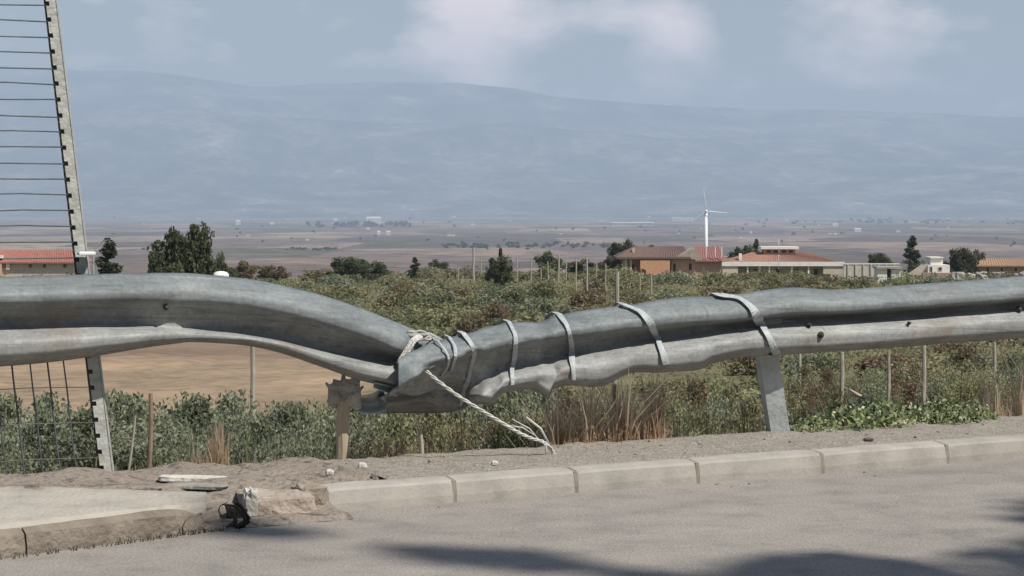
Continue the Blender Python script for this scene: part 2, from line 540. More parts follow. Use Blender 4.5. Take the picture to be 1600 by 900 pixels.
# ------------------------------------------------------------------ kerbs
kerb_m = mat('kerb_concrete', (.37, .345, .305), (.27, .25, .218), 5, .9, bump=.15, bscale=60, c3=(.325, .303, .268), obj_var=.10, spec=.2)
kroot = empty('kerb', line_pt(.8, -.78, 0), kind='structure')
jt = [.593, 1.143, 1.703, 2.301, 2.96, 3.67]
while jt[-1] < 26: jt.append(jt[-1] + .72)


def kerb_stone(t0, t1):
    n = 8; V = []; Fs = []
    prof = [(-.790, -.1), (-.788, .03), (-.780, .078), (-.772, .088), (-.72, .095), (-.685, .096), (-.685, -.1)]
    g = .008
    for i in range(n + 1):
        tt = t0 + g + (t1 - t0 - 2 * g) * i / n
        endin = .002 if i in (0, n) else 0
        for (w, z) in prof:
            w2 = w + .003 * mnoise.noise(Vector((tt * 9, z * 9, 2))) + (endin if w < -.7 else 0)
            z2 = z - (endin if z > 0 else 0) + (.003 * mnoise.noise(Vector((tt * 8, w * 30, 5))) if z > 0 else 0)
            V.append(line_pt(tt, w2, z2) - kroot.location)
    m_ = len(prof)
    for i in range(n):
        for j in range(m_ - 1):
            a = i * m_ + j; Fs.append((a, a + m_, a + m_ + 1, a + 1))
    Fs.append(tuple(range(m_))); Fs.append(tuple(n * m_ + k for k in range(m_ - 1, -1, -1)))
    return mesh('kerb_stone', V, Fs)


mort = mat('old_mortar', (.27, .24, .20), (.19, .17, .14), 30, .95)
for a in jt[:-1]:
    mb = MB(); V = []
    for tt in (a - .009, a + .009):
        for (w, z) in ((-.787, -.1), (-.786, .03), (-.778, .084), (-.72, .0925), (-.685, .094), (-.685, -.1)): V.append(line_pt(tt, w, z) - kroot.location)
    mb.add(V, [(i, i + 1, 7 + i, 6 + i) for i in range(5)]); mb.build('mortar_joint', mort, kroot)
for a, b_ in zip(jt[:-1], jt[1:]): link('kerb_stone', kerb_stone(a, b_), kerb_m, kroot)

# the left island: kerb stones with a worn brown face, and a pale concrete slab
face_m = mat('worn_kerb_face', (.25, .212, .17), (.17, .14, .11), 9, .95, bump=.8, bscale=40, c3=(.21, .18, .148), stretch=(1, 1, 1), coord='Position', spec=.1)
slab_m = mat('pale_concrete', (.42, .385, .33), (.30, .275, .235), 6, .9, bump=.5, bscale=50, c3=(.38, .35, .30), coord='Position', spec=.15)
iroot = empty('pavement', (KA.x, KA.y, 0), kind='structure')


def ik(s, q, z):   # s along the island kerb from the corner, q back from its face
    nn = Vector((-KD.y, KD.x)); nn = nn if nn.y > 0 else -nn
    p = KA + KD * s + nn * q
    return Vector((p.x, p.y, z))


for k in range(9):
    s0, s1 = k * .82 + (.06 if k == 0 else 0), (k + 1) * .82
    n = 10; V = []; Fs = []; prof = [(0, -.1), (.004, .03), (.012, .07), (.03, .088), (.05, .092), (.05, -.1)]
    for i in range(n + 1):
        s = s0 + .004 + (s1 - s0 - .008) * i / n
        for (q, z) in prof:
            q2 = q + (.010 * mnoise.noise(Vector((s * 6, z * 14, 4))) if q < .045 else 0)
            z2 = z + (.006 * mnoise.noise(Vector((s * 8, q * 30, 8))) if z > 0 else 0)
            if k == 0 and i < 2: q2 += (2 - i) * .012; z2 -= (2 - i) * .008 if z > 0 else 0
            V.append(ik(s, q2, z2) - iroot.location)
    m_ = len(prof)
    for i in range(n):
        for j in range(m_ - 1):
            a = i * m_ + j; Fs.append((a, a + 1, a + m_ + 1, a + m_))
    Fs.append(tuple(range(m_ - 1, -1, -1))); Fs.append(tuple(n * m_ + i for i in range(m_)))
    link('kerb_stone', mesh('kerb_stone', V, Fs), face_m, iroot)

back = [(1.02 + 0.0, -1.04)]
# slab sheet: between the kerb face and a ragged back edge
V = []; Fs = []; N = 90; M = 14
bk = [(-1.00, 7.86), (-1.45, 8.02), (-1.93, 8.12), (-2.4, 8.03), (-3.0, 7.75), (-6.5, 5.9)]
bx_ = [p[0] for p in bk][::-1]; by_ = [p[1] for p in bk][::-1]
for i in range(N + 1):
    s = .05 + (7.2 * (i / N) ** 1.3)
    f = ik(s, .040, .097)
    d = Vector((-.55, .83)) if s > .6 else Vector((-.1, 1)).lerp(Vector((-.55, .83)), s / .6)
    # march back to the ragged edge
    L0, L1 = 0, 4.0
    for _ in range(24):
        mid_ = (L0 + L1) / 2; q = Vector((f.x, f.y)) + d * mid_
        if q.y < np.interp(q.x, bx_, by_): L0 = mid_
        else: L1 = mid_
    Lm = L0 + .02 * mnoise.noise(Vector((s * 7, 0, 0))) + .012 * mnoise.noise(Vector((s * 23, 0, 0)))
    for j in range(M + 1):
        q = Vector((f.x, f.y)) + d * max(0, Lm) * (max(0, j - 1) / (M - 1))
        z = (.097 if j else .06) + .003 * mnoise.noise(Vector((q.x * 5, q.y * 5, 0))) + .012 * (j / M)
        if j == M: z = .05
        V.append(Vector((q.x, q.y, z)) - iroot.location)
for i in range(N):
    for j in range(M):
        a = i * (M + 1) + j; Fs.append((a, a + 1, a + M + 2, a + M + 1))
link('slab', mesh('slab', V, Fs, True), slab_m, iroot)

# broken stones at the corner between both kerbs
pink = mat('pink_broken_stone', (.42, .355, .30), (.27, .225, .185), 14, .9, bump=.7, bscale=40, spec=.15)
whit = mat('white_broken_stone', (.62, .59, .53), (.46, .43, .38), 10, .9, bump=.6, bscale=40, spec=.15)
dust = mat('brown_broken_stone', (.33, .28, .225), (.22, .185, .15), 10, .95, bump=.8, bscale=40, spec=.1)


def rock(c, d, seed, rz=0.0, tilt=(0, 0), rough=.18, sub=3):
    g = random.Random(seed); n = 12; mlat = 7; V = []; Fs = []
    for i in range(mlat + 1):
        th = PI * i / mlat
        for k in range(n):
            ph = 2 * PI * k / n
            v = Vector((math.sin(th) * math.cos(ph), math.sin(th) * math.sin(ph), math.cos(th)))
            v = Vector([math.copysign(abs(q) ** (.45 if max(d) > .06 else .8), q) for q in v])
            v *= 1 + rough * mnoise.noise(v * 1.7 + Vector((seed * 3.1, 0, 0)))
            v = Vector((v.x * d[0] / 2, v.y * d[1] / 2, v.z * d[2] / 2))
            x = v.x * math.cos(rz) - v.y * math.sin(rz); y = v.x * math.sin(rz) + v.y * math.cos(rz)
            V.append(Vector((x, y, v.z + x * tilt[0] + y * tilt[1])))
    for i in range(mlat):
        for k in range(n): Fs.append((i * n + k, (i + 1) * n + k, (i + 1) * n + (k + 1) % n, i * n + (k + 1) % n))
    me = mesh('stone', V, Fs)
    return me


def gp(px, py, z):       # photo pixel dropped on the level z
    Y = (HC - z) * F / (py - ROW0); return at(px, py, Y)


def put_rock(name, px, py, zbase, d, seed, m, label, cat, rz=0, tilt=(0, 0), rough=.18):
    p = gp(px, py, zbase); p.z = zbase + d[2] * .42
    o = link(name, rock((0, 0, 0), d, seed, rz, tilt, rough), m, None, p)
    return tag(o, label, cat)


put_rock('broken_kerb_stone', 426, 806, .0, (.27, .20, .104), 3, pink, 'pinkish broken kerb block at the corner, beside the grey kerb\'s first stone', 'kerb stone', rz=.48, rough=.55)
put_rock('broken_kerb_stone', 482, 800, .0, (.12, .16, .115), 4, dust, 'small brown grey broken block between the pink block and the pale kerb', 'kerb stone', rz=.5, rough=.35)
put_rock('broken_kerb_stone', 391, 812, .0, (.055, .12, .125), 9, whit, 'small white broken stone just right of the hollow at the kerb corner', 'kerb stone', rz=.2, rough=.3)
put_rock('broken_slab', 305, 752, .085, (.30, .10, .022), 5, whit, 'long pale broken slab lying behind the pavement, farthest from the road', 'slab', rz=.05, tilt=(-.03, 0))
put_rock('broken_slab', 308, 763, .085, (.24, .09, .018), 6, mat('greenish_slab', (.34, .33, .28), (.22, .215, .18), 9, .9, bump=.6), 'greenish grey broken slab lying just in front of the long pale one', 'slab', rz=-.25)
put_rock('broken_slab', 228, 768, .09, (.12, .07, .02), 7, dust, 'flat brown stone shard on the back edge of the pale pavement', 'slab', rz=-.2)
put_rock('rubble_stone', 515, 744, .09, (.035, .03, .03), 11, whit, 'small whitish stone on the verge left of the pale broken wooden post', 'stone')
put_rock('rubble_stone', 566, 733, .09, (.04, .03, .03), 12, whit, 'small white stone on the verge right of the pale broken wooden post', 'stone')
put_rock('rubble_stone', 773, 728, .09, (.03, .03, .025), 13, whit, 'tiny white stone on the verge below the dangling cable', 'stone')
put_rock('rubble_stone', 1357, 689, .09, (.05, .035, .018), 14, mat('dark_stone', (.17, .14, .12), (.11, .09, .08)), 'small dark stone on the gravel verge right of the leaning rail post', 'stone')
V = []; Fs = []
pb = MB()
for k in range(110):
    tt = rng.uniform(-1.2, 4.5); ww = rng.uniform(-.6, .1) if rng.random() < .8 else rng.uniform(-1.0, -.8)
    if tt < .9 and ww < -.25: continue
    z = .09 if ww > -.7 else 0.0
    s = rng.uniform(.004, .011)
    pb.box(line_pt(tt, ww, z + s * .25), (s * 1.4, s, s * .8), rng.uniform(0, 3), s * .2)
tag(pb.build('gravel', gravel), 'loose grey gravel scattered on the verge and kerb foot', 'gravel', kind='stuff')

# twiggy dead root in the corner hollow
bark_d = mat('dark_root', (.05, .04, .035), (.025, .02, .018), 20, .9)


def corner_z(tt, ww):
    n = mnoise.noise(Vector((tt * 9, ww * 12, 4.1))) * .012
    return max(-.01, (.02 + .06 * min(1, max(0, (ww + .86) / .2))) * min(1, max(0, (ww + 1.0) / .05)) * (1 if tt < .45 else .9) + n * .6)


tag(strip('corner_dirt', -1.0, -.58, .02, .60, 0, 40, 30, dirt, corner_z), kind='structure')
rt = MB(); g = random.Random(5)
for k in range(7):
    x0 = 352 + k * 4.2
    x0 = 356 + k * 4.6 + g.uniform(-2, 2) if k else 343
    Yb = 7.60 + .012 * k
    q_ = [(x0 - 6 + g.uniform(-6, 6), 824), (x0 + g.uniform(0, 7), 814), (x0 + g.uniform(-3, 6), 803), (x0 - g.uniform(2, 12), 793 + g.uniform(-3, 3)), (x0 - g.uniform(10, 26), 788 + g.uniform(-5, 3))]
    if k == 0: q_ = [(346, 806), (342, 798), (345, 790), (356, 785)]
    p = catmull([at(a_, b2_, Yb) for a_, b2_ in q_], 4)
    rt.tube(p, [(.003 + .0011 * k) * (1 - .6 * i / len(p)) for i in range(len(p))], 5)
tag(rt.build('dead_root', bark_d, smooth=True), 'dark tangled dead root sticking out of the hollow at the kerb corner', 'root')
hol = link('hollow_shade', rock(0, (.07, .06, .07), 21, .3, rough=.5), mat('hollow_shade_dark', (.07, .06, .05), (.035, .03, .025), 20, .95), None, gp(364, 822, 0) + Vector((.0, .07, .03)))  # near-black lump stands in for the shade of the corner hollow
tag(hol, 'dark lump standing for the shade in the gap between both kerbs', 'shade patch')

# grass and grit along the foot of the left kerb
# ------------------------------------------------------------------ guard rail beams
galv = bpy.data.materials.new('galvanised_steel'); galv.use_nodes = True
t = galv.node_tree; b = t.nodes['Principled BSDF']
geo = t.nodes.new('ShaderNodeNewGeometry')
base = ramp(nz_(5.5, 8, None, t), [(.3, (.225, .23, .225)), (.5, (.29, .295, .288)), (.68, (.345, .35, .34))], t)
sc_ = t.nodes.new('ShaderNodeMapping'); sc_.vector_type = 'TEXTURE'; sc_.inputs['Rotation'].default_value = (0, 0, RZR); sc_.inputs['Scale'].default_value = (2.2, 1, .12)
t.links.new(geo.outputs['Position'], sc_.inputs['Vector'])
strk = ramp(nz_(3.2, 6, sc_.outputs[0], t), [(.35, (.72, .72, .72)), (.5, (1, 1, 1)), (.7, (1.08, 1.08, 1.06))], t)
base = mixc(.6, base, strk, t, 'MULTIPLY')
sp2 = ramp(nz_(60, 2, None, t), [(.3, (.75, .75, .75)), (.5, (1, 1, 1)), (.72, (1.25, 1.25, 1.25))], t)
base = mixc(.45, base, sp2, t, 'MULTIPLY')
sc2 = t.nodes.new('ShaderNodeMapping'); sc2.vector_type = 'TEXTURE'; sc2.inputs['Rotation'].default_value = (0, .05, RZR); sc2.inputs['Scale'].default_value = (1.6, .05, .035)
t.links.new(geo.outputs['Position'], sc2.inputs['Vector'])
scr = ramp(nz_(2.2, 4, sc2.outputs[0], t), [(.36, (.68, .67, .66)), (.44, (1, 1, 1)), (.60, (1, 1, 1)), (.68, (1.32, 1.32, 1.3))], t)
base = mixc(.75, base, scr, t, 'MULTIPLY')
vsp = t.nodes.new('ShaderNodeTexVoronoi'); vsp.inputs['Scale'].default_value = 70; t.links.new(geo.outputs['Position'], vsp.inputs['Vector'])
spg = ramp(vsp.outputs['Color'], [(0, (.86, .86, .86)), (1, (1.12, 1.12, 1.12))], t)
base = mixc(.8, base, spg, t, 'MULTIPLY')
drp = t.nodes.new('ShaderNodeMapping'); drp.vector_type = 'TEXTURE'; drp.inputs['Rotation'].default_value = (0, 0, RZR); drp.inputs['Scale'].default_value = (.05, 1, .5)
t.links.new(geo.outputs['Position'], drp.inputs['Vector'])
dr_ = ramp(nz_(1.2, 5, drp.outputs[0], t), [(.60, (0, 0, 0)), (.75, (.4, .4, .4))], t)
base = mixc(dr_, base, (.13, .11, .095, 1), t)
rst = ramp(nz_(2.6, 9, None, t), [(.57, (0, 0, 0)), (.72, (.6, .6, .6))], t)
base = mixc(rst, base, (.23, .16, .11, 1), t)
tint_ = t.nodes.new('ShaderNodeAttribute'); tint_.attribute_name = 'upper_tint'
base = mixc(mth('MULTIPLY', tint_.outputs['Fac'], .9, t), base, mixc(1.0, base, (.62, .68, .71, 1), t, 'MULTIPLY'), t)  # upper wave coloured darker and bluer than the lower
t.links.new(base, b.inputs['Base Color'])
b.inputs['Metallic'].default_value = .12; b.inputs['Specular IOR Level'].default_value = .22
rg = ramp(nz_(9, 4, None, t), [(.3, (.55, .55, .55)), (.7, (.72, .72, .72))], t)
t.links.new(rg, b.inputs['Roughness'])
bp = t.nodes.new('ShaderNodeBump'); bp.inputs['Distance'].default_value = .004; bp.inputs['Strength'].default_value = .5
t.links.new(nz_(14, 5, None, t), bp.inputs['Height']); t.links.new(bp.outputs[0], b.inputs['Normal'])

NB = Vector((NR.x, NR.y, 0))   # away from the road


def key_pt(px, py, dd):
    """pixel on the rail's plane, moved dd behind it"""
    return at(px, py, rail_Y(px, dd))


def beam(name, stations, parent, n=10, seed=0, dent=.004, crumple=0.0):
    """stations: list of five (px,py,dd) keys: top edge, crease, valley, crease, bottom edge"""
    rows = []
    K = [[key_pt(*q) for q in st] for st in stations]
    D = [[q[2] for q in st] for st in stations]
    cols = [catmull([k[j] for k in K], n) for j in range(5)]
    segs = [(9, 'out'), (7, 'in'), (8, 'out'), (5, 'in')]
    grid = []
    for i in range(len(cols[0])):
        r = []
        for j, (ns, kind) in enumerate(segs):
            a, b_ = cols[j][i], cols[j + 1][i]
            da, db = (a - Vector((P0.x, P0.y, 0))).dot(NB), (b_ - Vector((P0.x, P0.y, 0))).dot(NB)
            for k in range(ns):
                s = k / ns
                p = a.lerp(b_, s)
                if kind == 'out': f = math.sin(PI / 2 * min(1, s * (1.25 if j == 0 else 1.6))) * (1 + .05 * math.sin(PI * s))
                else: f = math.sin(PI / 2 * s) ** .8 if j == 1 else s ** .8
                p = p + NB * ((da + (db - da) * f) - (da + (db - da) * s))
                r.append(p)
        r.append(cols[4][i]); grid.append(r)
    V = []; Fs = []; m_ = len(grid[0])
    for i, r in enumerate(grid):
        for j, p in enumerate(r):
            q = p + NB * (dent * mnoise.noise(p * 5 + Vector((seed, 0, 0))) + dent * .5 * mnoise.noise(p * 14))
            if crumple:
                pq = 800 + F * p.x / p.y
                e_ = math.exp(-((pq - 690) / 75) ** 2) + .35 * math.exp(-((pq - 860) / 90) ** 2)
                q = q - NB * crumple * e_ * (abs(mnoise.noise(p * 11 + Vector((3, 1, seed)))) * 2 - .5)
            q.z += dent * .5 * mnoise.noise(p * 4 + Vector((9, seed, 0)))
            grid[i][j] = q; V.append(q - parent.location)
    for i in range(len(grid) - 1):
        for j in range(m_ - 1):
            a = i * m_ + j; Fs.append((a, a + 1, a + m_ + 1, a + m_))
    me_ = mesh(name, V, Fs, True)
    wv_ = me_.attributes.new('upper_tint', 'FLOAT', 'POINT')
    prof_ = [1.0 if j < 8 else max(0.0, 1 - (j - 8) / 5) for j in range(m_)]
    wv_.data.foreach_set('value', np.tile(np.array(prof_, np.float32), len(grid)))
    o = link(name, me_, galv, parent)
    md = o.modifiers.new('thickness', 'SOLIDIFY'); md.thickness = .004; md.offset = -1 if False else 0
    return o, grid


def st(px, T, C1, V_, C2, B, d=(0, -.115, 0, -.115, -.02), px2=None):
    pxs = px2 or (px,) * 5
    return [(x, y, dd) for x, y, dd in zip(pxs, (T, C1, V_, C2, B), d)]


def sh(off, d=(0, -.115, 0, -.115, -.02)): return tuple(q + off for q in d)


lroot = empty('guardrail', (P0.x, P0.y, .09), 'left grey steel guardrail, buckled and sagging down to the taped joint', 'guardrail')
DL = (.0, -.118, .0, -.105, -.0)
left_st = [st(-1400, 470, 520, 566, 630, 650, DL), st(-700, 445, 492, 532, 590, 612, DL), st(-300, 436, 480, 518, 571, 590, DL), st(0, 433, 474, 507, 557, 572, DL), st(90, 430, 471, 506, 550, 564, DL),
           st(167, 428, 469, 506, 541, 553, DL), st(225, 427, 468, 508, 534, 543, DL), st(278, 427, 469, 513, 529, 536, (.0, -.07, .0, -.045, -.01)), st(300, 427.5, 470, 513, 528, 534, (.0, -.07, .0, -.05, -.01)),
           st(361, 433, 474, 519, 530, 537, DL), st(400, 438, 480, 525, 535, 542, DL), st(444, 447, 489, 533, 545, 553, DL), st(500, 461, 503, 546, 564, 572, DL),
           st(560, 481, 522, 557, 584, 593, DL), st(600, 496, 538, 562, 594, 603, DL), st(622, 505, 548, 567, 600, 612, DL),
           st(650, 516, 550, 575, 606, 618, (.02, -.03, .03, -.02, .0)), st(688, 527, 545, 565, 590, 605, (.03, .01, .05, .02, .03))]
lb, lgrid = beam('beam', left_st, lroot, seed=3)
rroot = empty('guardrail', line_pt(3.3, .08, .09), 'right grey steel guardrail with scalloped lower edge and pale straps around it', 'guardrail')


def rs(keys): return [tuple(k) for k in keys]


right_st = [
    rs([(621, 562, -.17), (620, 606, -.19), (609, 618, -.10), (597, 632, .06), (590, 645, .16)]),
    rs([(650, 546, -.13), (643, 589, -.21), (633, 606, -.08), (628, 630, .10), (626, 645.5, .20)]),
    rs([(688, 533, -.09), (690, 568, -.19), (678, 592, -.05), (670, 622, .11), (662, 645, .20)]),
    rs([(722, 523, -.04), (727, 556, -.17), (714, 588, -.01), (704, 622, .10), (694, 645, .16)]),
    rs([(740, 518, -.01), (746, 550, -.13), (734, 596, .02), (724, 620, .07), (716, 640, .10)]),
    rs([(752, 514, -.01), (756, 547, -.13), (743, 600, .02), (738, 618, -.02), (736, 634, .0)]),
    rs([(768, 510, 0), (770, 544, -.125), (754, 593, .01), (748, 618, -.08), (748, 631, -.02)]),
    rs([(786, 506, 0), (785, 541, -0.125), (772, 582, 0.005), (768, 620, -0.1), (773, 631, -0.02)]),
    rs([(794, 505, 0), (793, 539, -0.125), (780, 578, 0.005), (778, 607, -0.1), (779, 617, -0.02)]),
    rs([(815, 504, 0), (812, 536, -0.125), (803, 574, 0.005), (800, 602, -0.1), (800, 611, -0.02)]),
    rs([(842, 504.5, 0.02), (845, 532, -0.125), (840, 564, 0.005), (835, 599, -0.1), (835, 608, -0.02)]),
    rs([(864, 495, 0), (864, 529, -0.125), (860, 558, 0.005), (856, 612, -0.1), (857, 623, -0.02)]),
    rs([(872, 493, 0), (873, 527, -0.125), (869, 556, 0.005), (864, 600, -0.1), (863, 609, -0.02)]),
    rs([(900, 487, 0), (900, 524, -0.125), (895, 550, 0.005), (884, 592, -0.1), (884, 602, -0.02)]),
    st(940, 482, 519, 541, 594, 603), st(985, 476, 514, 533, 574, 583), st(1030, 469, 509, 526, 573, 582),
    st(1072, 464, 505, 519, 569, 579), st(1092, 464, 503, 516, 566, 577), st(1113, 463, 502, 513, 557, 567),
    st(1160, 459, 499, 508, 547, 558), st(1235, 450, 490, 501, 543, 553), st(1300, 453, 488, 497, 540, 549), st(1400, 447, 482, 491, 533, 542),
    st(1500, 439.5, 475, 484, 525, 534), st(1600, 432, 467, 476, 519, 528), st(2000, 424, 455, 463, 503, 511), st(3000, 402, 426, 433, 464, 471)]
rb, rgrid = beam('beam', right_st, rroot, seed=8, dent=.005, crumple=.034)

# stamped creases and scuffs read from the mesh; bolts on the beams


def proj(p): return (800 + F * p.x / p.y, ROW0 + F * (HC - p.z) / p.y)


def flat_pts(grids):
    P = []
    for gr in grids:
        for i in range(len(gr)):
            for j in range(len(gr[0])):
                a = gr[min(i + 1, len(gr) - 1)][j] - gr[max(i - 1, 0)][j]; c_ = gr[i][min(j + 1, len(gr[0]) - 1)] - gr[i][max(j - 1, 0)]
                n = a.cross(c_)
                if n.length > 0: n.normalize()
                if n.y > 0: n = -n
                P.append((proj(gr[i][j]), gr[i][j], n))
    return P


PR = flat_pts([rgrid]); PL = flat_pts([lgrid])
XYR = np.array([p[0] for p in PR]); XYL = np.array([p[0] for p in PL])


def on_beam(px, py, side='r', off=.006):
    XY, P = (XYR, PR) if side == 'r' else (XYL, PL)
    d = np.hypot(XY[:, 0] - px, XY[:, 1] - py); idx = np.argsort(d)[:5]
    w = 1 / (d[idx] + .8); w /= w.sum()
    Y = min(P[i][1].y for i in idx); n = Vector((0, 0, 0))
    for i, wi in zip(idx, w): n += P[i][2] * wi
    p = at(px, py, Y)
    return p + n.normalized() * off, n.normalized()


strap_m = mat('pale_strap', (.45, .475, .47), (.30, .33, .335), 30, .6, bump=.2, bscale=90, spec=.4, coord='Position')


def ribbon(pts, nrm, widths, thick=.0016):
    V = []; Fs = []
    n = len(pts)
    for i in range(n):
        tg = (pts[min(i + 1, n - 1)] - pts[max(i - 1, 0)]).normalized()
        s = tg.cross(nrm[i])
        if s.length < 1e-4: s = Vector((1, 0, 0))
        s.normalize(); w = widths[i] / 2
        nn = nrm[i] * thick * .6
        V += [pts[i] - s * w, pts[i] - s * w * .4 + nn, pts[i] + s * w * .5 + nn * 1.2, pts[i] + s * w, pts[i] + s * w * .5 - nn, pts[i] - s * w * .5 - nn]
    for i in range(n - 1):
        for k in range(6):
            Fs.append((i * 6 + k, i * 6 + (k + 1) % 6, (i + 1) * 6 + (k + 1) % 6, (i + 1) * 6 + k))
    Fs.append(tuple(range(5, -1, -1))); Fs.append(tuple((n - 1) * 6 + k for k in range(6)))
    return V, Fs


def strap(pix, width, label, side='r', loop=True, name='strap', cat='strap', m=None):
    pts = []; nr = []
    for (a, c_) in zip(pix[:-1], pix[1:]):
        L_ = math.hypot(c_[0] - a[0], c_[1] - a[1]); n = max(2, int(L_ / 4))
        for k in range(n):
            s = k / n; px = a[0] + (c_[0] - a[0]) * s; py = a[1] + (c_[1] - a[1]) * s
            p, nn = on_beam(px, py, side); pts.append(p); nr.append(nn)
    p, nn = on_beam(*pix[-1], side); pts.append(p); nr.append(nn)
    # smooth a little
    for _ in range(2):
        pts = [pts[0]] + [(pts[i - 1] + pts[i] * 2 + pts[i + 1]) / 4 for i in range(1, len(pts) - 1)] + [pts[-1]]
        nr = [nr[0]] + [((nr[i - 1] + nr[i] * 2 + nr[i + 1])).normalized() for i in range(1, len(nr) - 1)] + [nr[-1]]
    pts = [p - Vector((0, .004, 0)) for p in pts]
    if loop:
        a, z = pts[0].copy(), pts[-1].copy()
        pre = [z + NB * .10 + Vector((0, 0, .05)), (a + z) / 2 + NB * .13, a + NB * .10 + Vector((0, 0, -.02)), a + NB * .04 + Vector((0, 0, .006))]
        post = [z + NB * .05 + Vector((0, 0, -.004)), z + NB * .10 + Vector((0, 0, .045))]
        pts = pre + pts + post; nr = [NB, NB, (NB + Vector((0, 0, 1))).normalized(), Vector((0, 0, 1))] + nr + [Vector((0, 0, -1)), NB]
    g = random.Random(int(pix[0][0]))
    w0_ = g.random() * 6; ws = [width * (1 + .18 * math.sin(w0_ + i * .35)) for i in range(len(pts))]
    V, Fs = ribbon(pts, nr, ws)
    o = link(name, mesh(name, V, Fs, False), m or strap_m)
    return tag(o, label, cat)


M1 = 1.0 / 380.0
strap([(684, 534), (694, 546), (702, 560), (699, 573), (689, 586)], 4 * M1, 'thin pale strap nearest the overlapped joint, ending in a short tail')
strap([(702, 528), (711, 543), (712, 556), (705, 577)], 5 * M1, 'thin pale strap second from the joint, between a thin one and a wide one')
strap([(724, 522), (735, 537), (742, 550), (736, 572), (729, 600), (721, 632)], 8 * M1, 'pale strap third from the joint, crossing the dark folded plate')
strap([(795, 504), (805, 524), (805, 545), (800, 575), (800, 600)], 8 * M1, 'pale strap just left of the dented notch in the top edge')
strap([(873, 492), (885, 508), (892, 530), (893, 555), (896, 592)], 9 * M1, 'pale strap just right of the dented notch in the top edge')
strap([(975, 477), (1000, 487), (1017, 506), (1028, 532), (1040, 568)], 12 * M1, 'broad pale strap running slanted above the tall slim stake')
strap([(1125, 462), (1155, 466), (1175, 482), (1190, 508), (1203, 532), (1214, 552)], 15 * M1, 'widest pale strap slanting down to the top of the right rail post')

# rope knot tying both beams together, crumpled wrapping over the joint
rope_m = mat('white_rope', (.72, .70, .65), (.50, .48, .44), 40, .8, bump=.6, bscale=120, coord='Position')
kb = MB()
for k in range(4):
    pp = [(656, 524), (643, 531), (634, 543), (627, 556), (624, 562)]
    P_ = []
    for (x, y) in pp:
        p, nn = on_beam(x + k * 1.9 - 3, y + k * .8, 'l', .012); P_.append(Vector((p.x, rail_Y(x, -.105 - .01 * (k % 2)), p.z)))
    P_ = [at(*proj(Vector((q.x, q.y, q.z)))[0:2], q.y) if False else q for q in P_]
    kb.tube(P_, .0058, 6)
tag(kb.build('rope_loop', rope_m, smooth=True), 'white rope loop lashing the two beams together at the joint', 'rope')
wr = MB(); g = random.Random(3)
for k in range(9):
    y0 = 520 + k * 2.2
    P_ = []
    for i in range(9):
        s = i / 8; px = 636 + s * 54; py = y0 + (528 - y0) * s * .8 + s * 6 + g.uniform(-2.5, 2.5) - 6 * math.sin(PI * s)
        P_.append(at(px, py, rail_Y(px, -.045 - .012 * g.random() - .02 * math.sin(PI * s))))
    wr.tube(P_, [.004 + .004 * g.random() for _ in P_], 5)
tag(wr.build('wrapping', mat('dirty_wrapping', (.46, .45, .42), (.24, .24, .23), 50, .85, coord='Position'), smooth=True), 'crumpled dirty wrapping twisted over the top of the joint', 'wrapping')

# the dangling cable
cabm = mat('white_cable', (.62, .62, .58), (.40, .40, .37), 60, .6, coord='Position')
dep = lambda px, w: rail_Y(px, w)
cpx = [(659, 573, -.175), (680, 592, -.185), (712, 616, -.19), (745, 637, -.20), (775, 655, -.20), (805, 673, -.20), (828, 684, -.20), (850, 691, -.20), (862, 703, -.20), (869, 713, -.20)]
C_ = catmull([key_pt(x, y, d) for x, y, d in cpx], 6)
cb = MB()
for q in (0, 1, 2):
    pts = [p + Vector((math.cos(i * .9 + q * 2.1) * .0045, 0, math.sin(i * .9 + q * 2.1) * .0045)) for i, p in enumerate(C_)]
    cb.tube(pts, .0042, 6)
croot = empty('cable', C_[0], 'white twisted cable dangling from the joint down to the verge', 'cable')
co = cb.build('strand', cabm, croot, smooth=True, loc=-croot.location if False else Vector((0, 0, 0)))
co.data.transform(__import__('mathutils').Matrix.Translation(-croot.location))
eb = MB()
for (a, c_, r_) in (((822, 652, -.18), (858, 694, -.2), .0055), ((800, 655, -.16), (846, 692, -.2), .003), ((846, 690, -.2), (853, 712, -.22), .0035), ((850, 691, -.2), (866, 716, -.2), .004), ((790, 664, -.19), (835, 680, -.2), .003)):
    A = key_pt(*a); B_ = key_pt(*c_); mid_ = (A + B_) / 2 + Vector((.012, 0, .01))
    eb.tube([A - croot.location, mid_ - croot.location, B_ - croot.location], [r_, r_, r_ * .8], 6)
eb.build('frayed_end', cabm, croot, smooth=True)

# ---- right rail post (channel) with spacer
post_m = mat('post_steel', (.50, .53, .53), (.36, .39, .39), 12, .5, metal=.35, bump=.3, bscale=40, coord='Position', spec=.4)


def channel(a, b_, wdt, dep_, th, front, side, notch=None):
    """C channel between points a (bottom) and b (top); front = outward normal"""
    mb = MB(); ax = (b_ - a); n = 1
    prof = [(-wdt / 2, 0), (wdt / 2, 0), (wdt / 2, dep_), (wdt / 2 - th, dep_), (wdt / 2 - th, th), (-wdt / 2 + th, th), (-wdt / 2 + th, dep_), (-wdt / 2, dep_)]
    V = []
    for e in (a, b_):
        for (u, v) in prof: V.append(e + side * u - front * v)
    Fs = [(i, (i + 1) % 8, 8 + (i + 1) % 8, 8 + i) for i in range(8)]
    Fs += [(7, 6, 5, 0), (5, 4, 1, 0), (4, 3, 2, 1), (8, 13, 14, 15), (8, 9, 12, 13), (9, 10, 11, 12)]
    return mb.add(V, Fs)


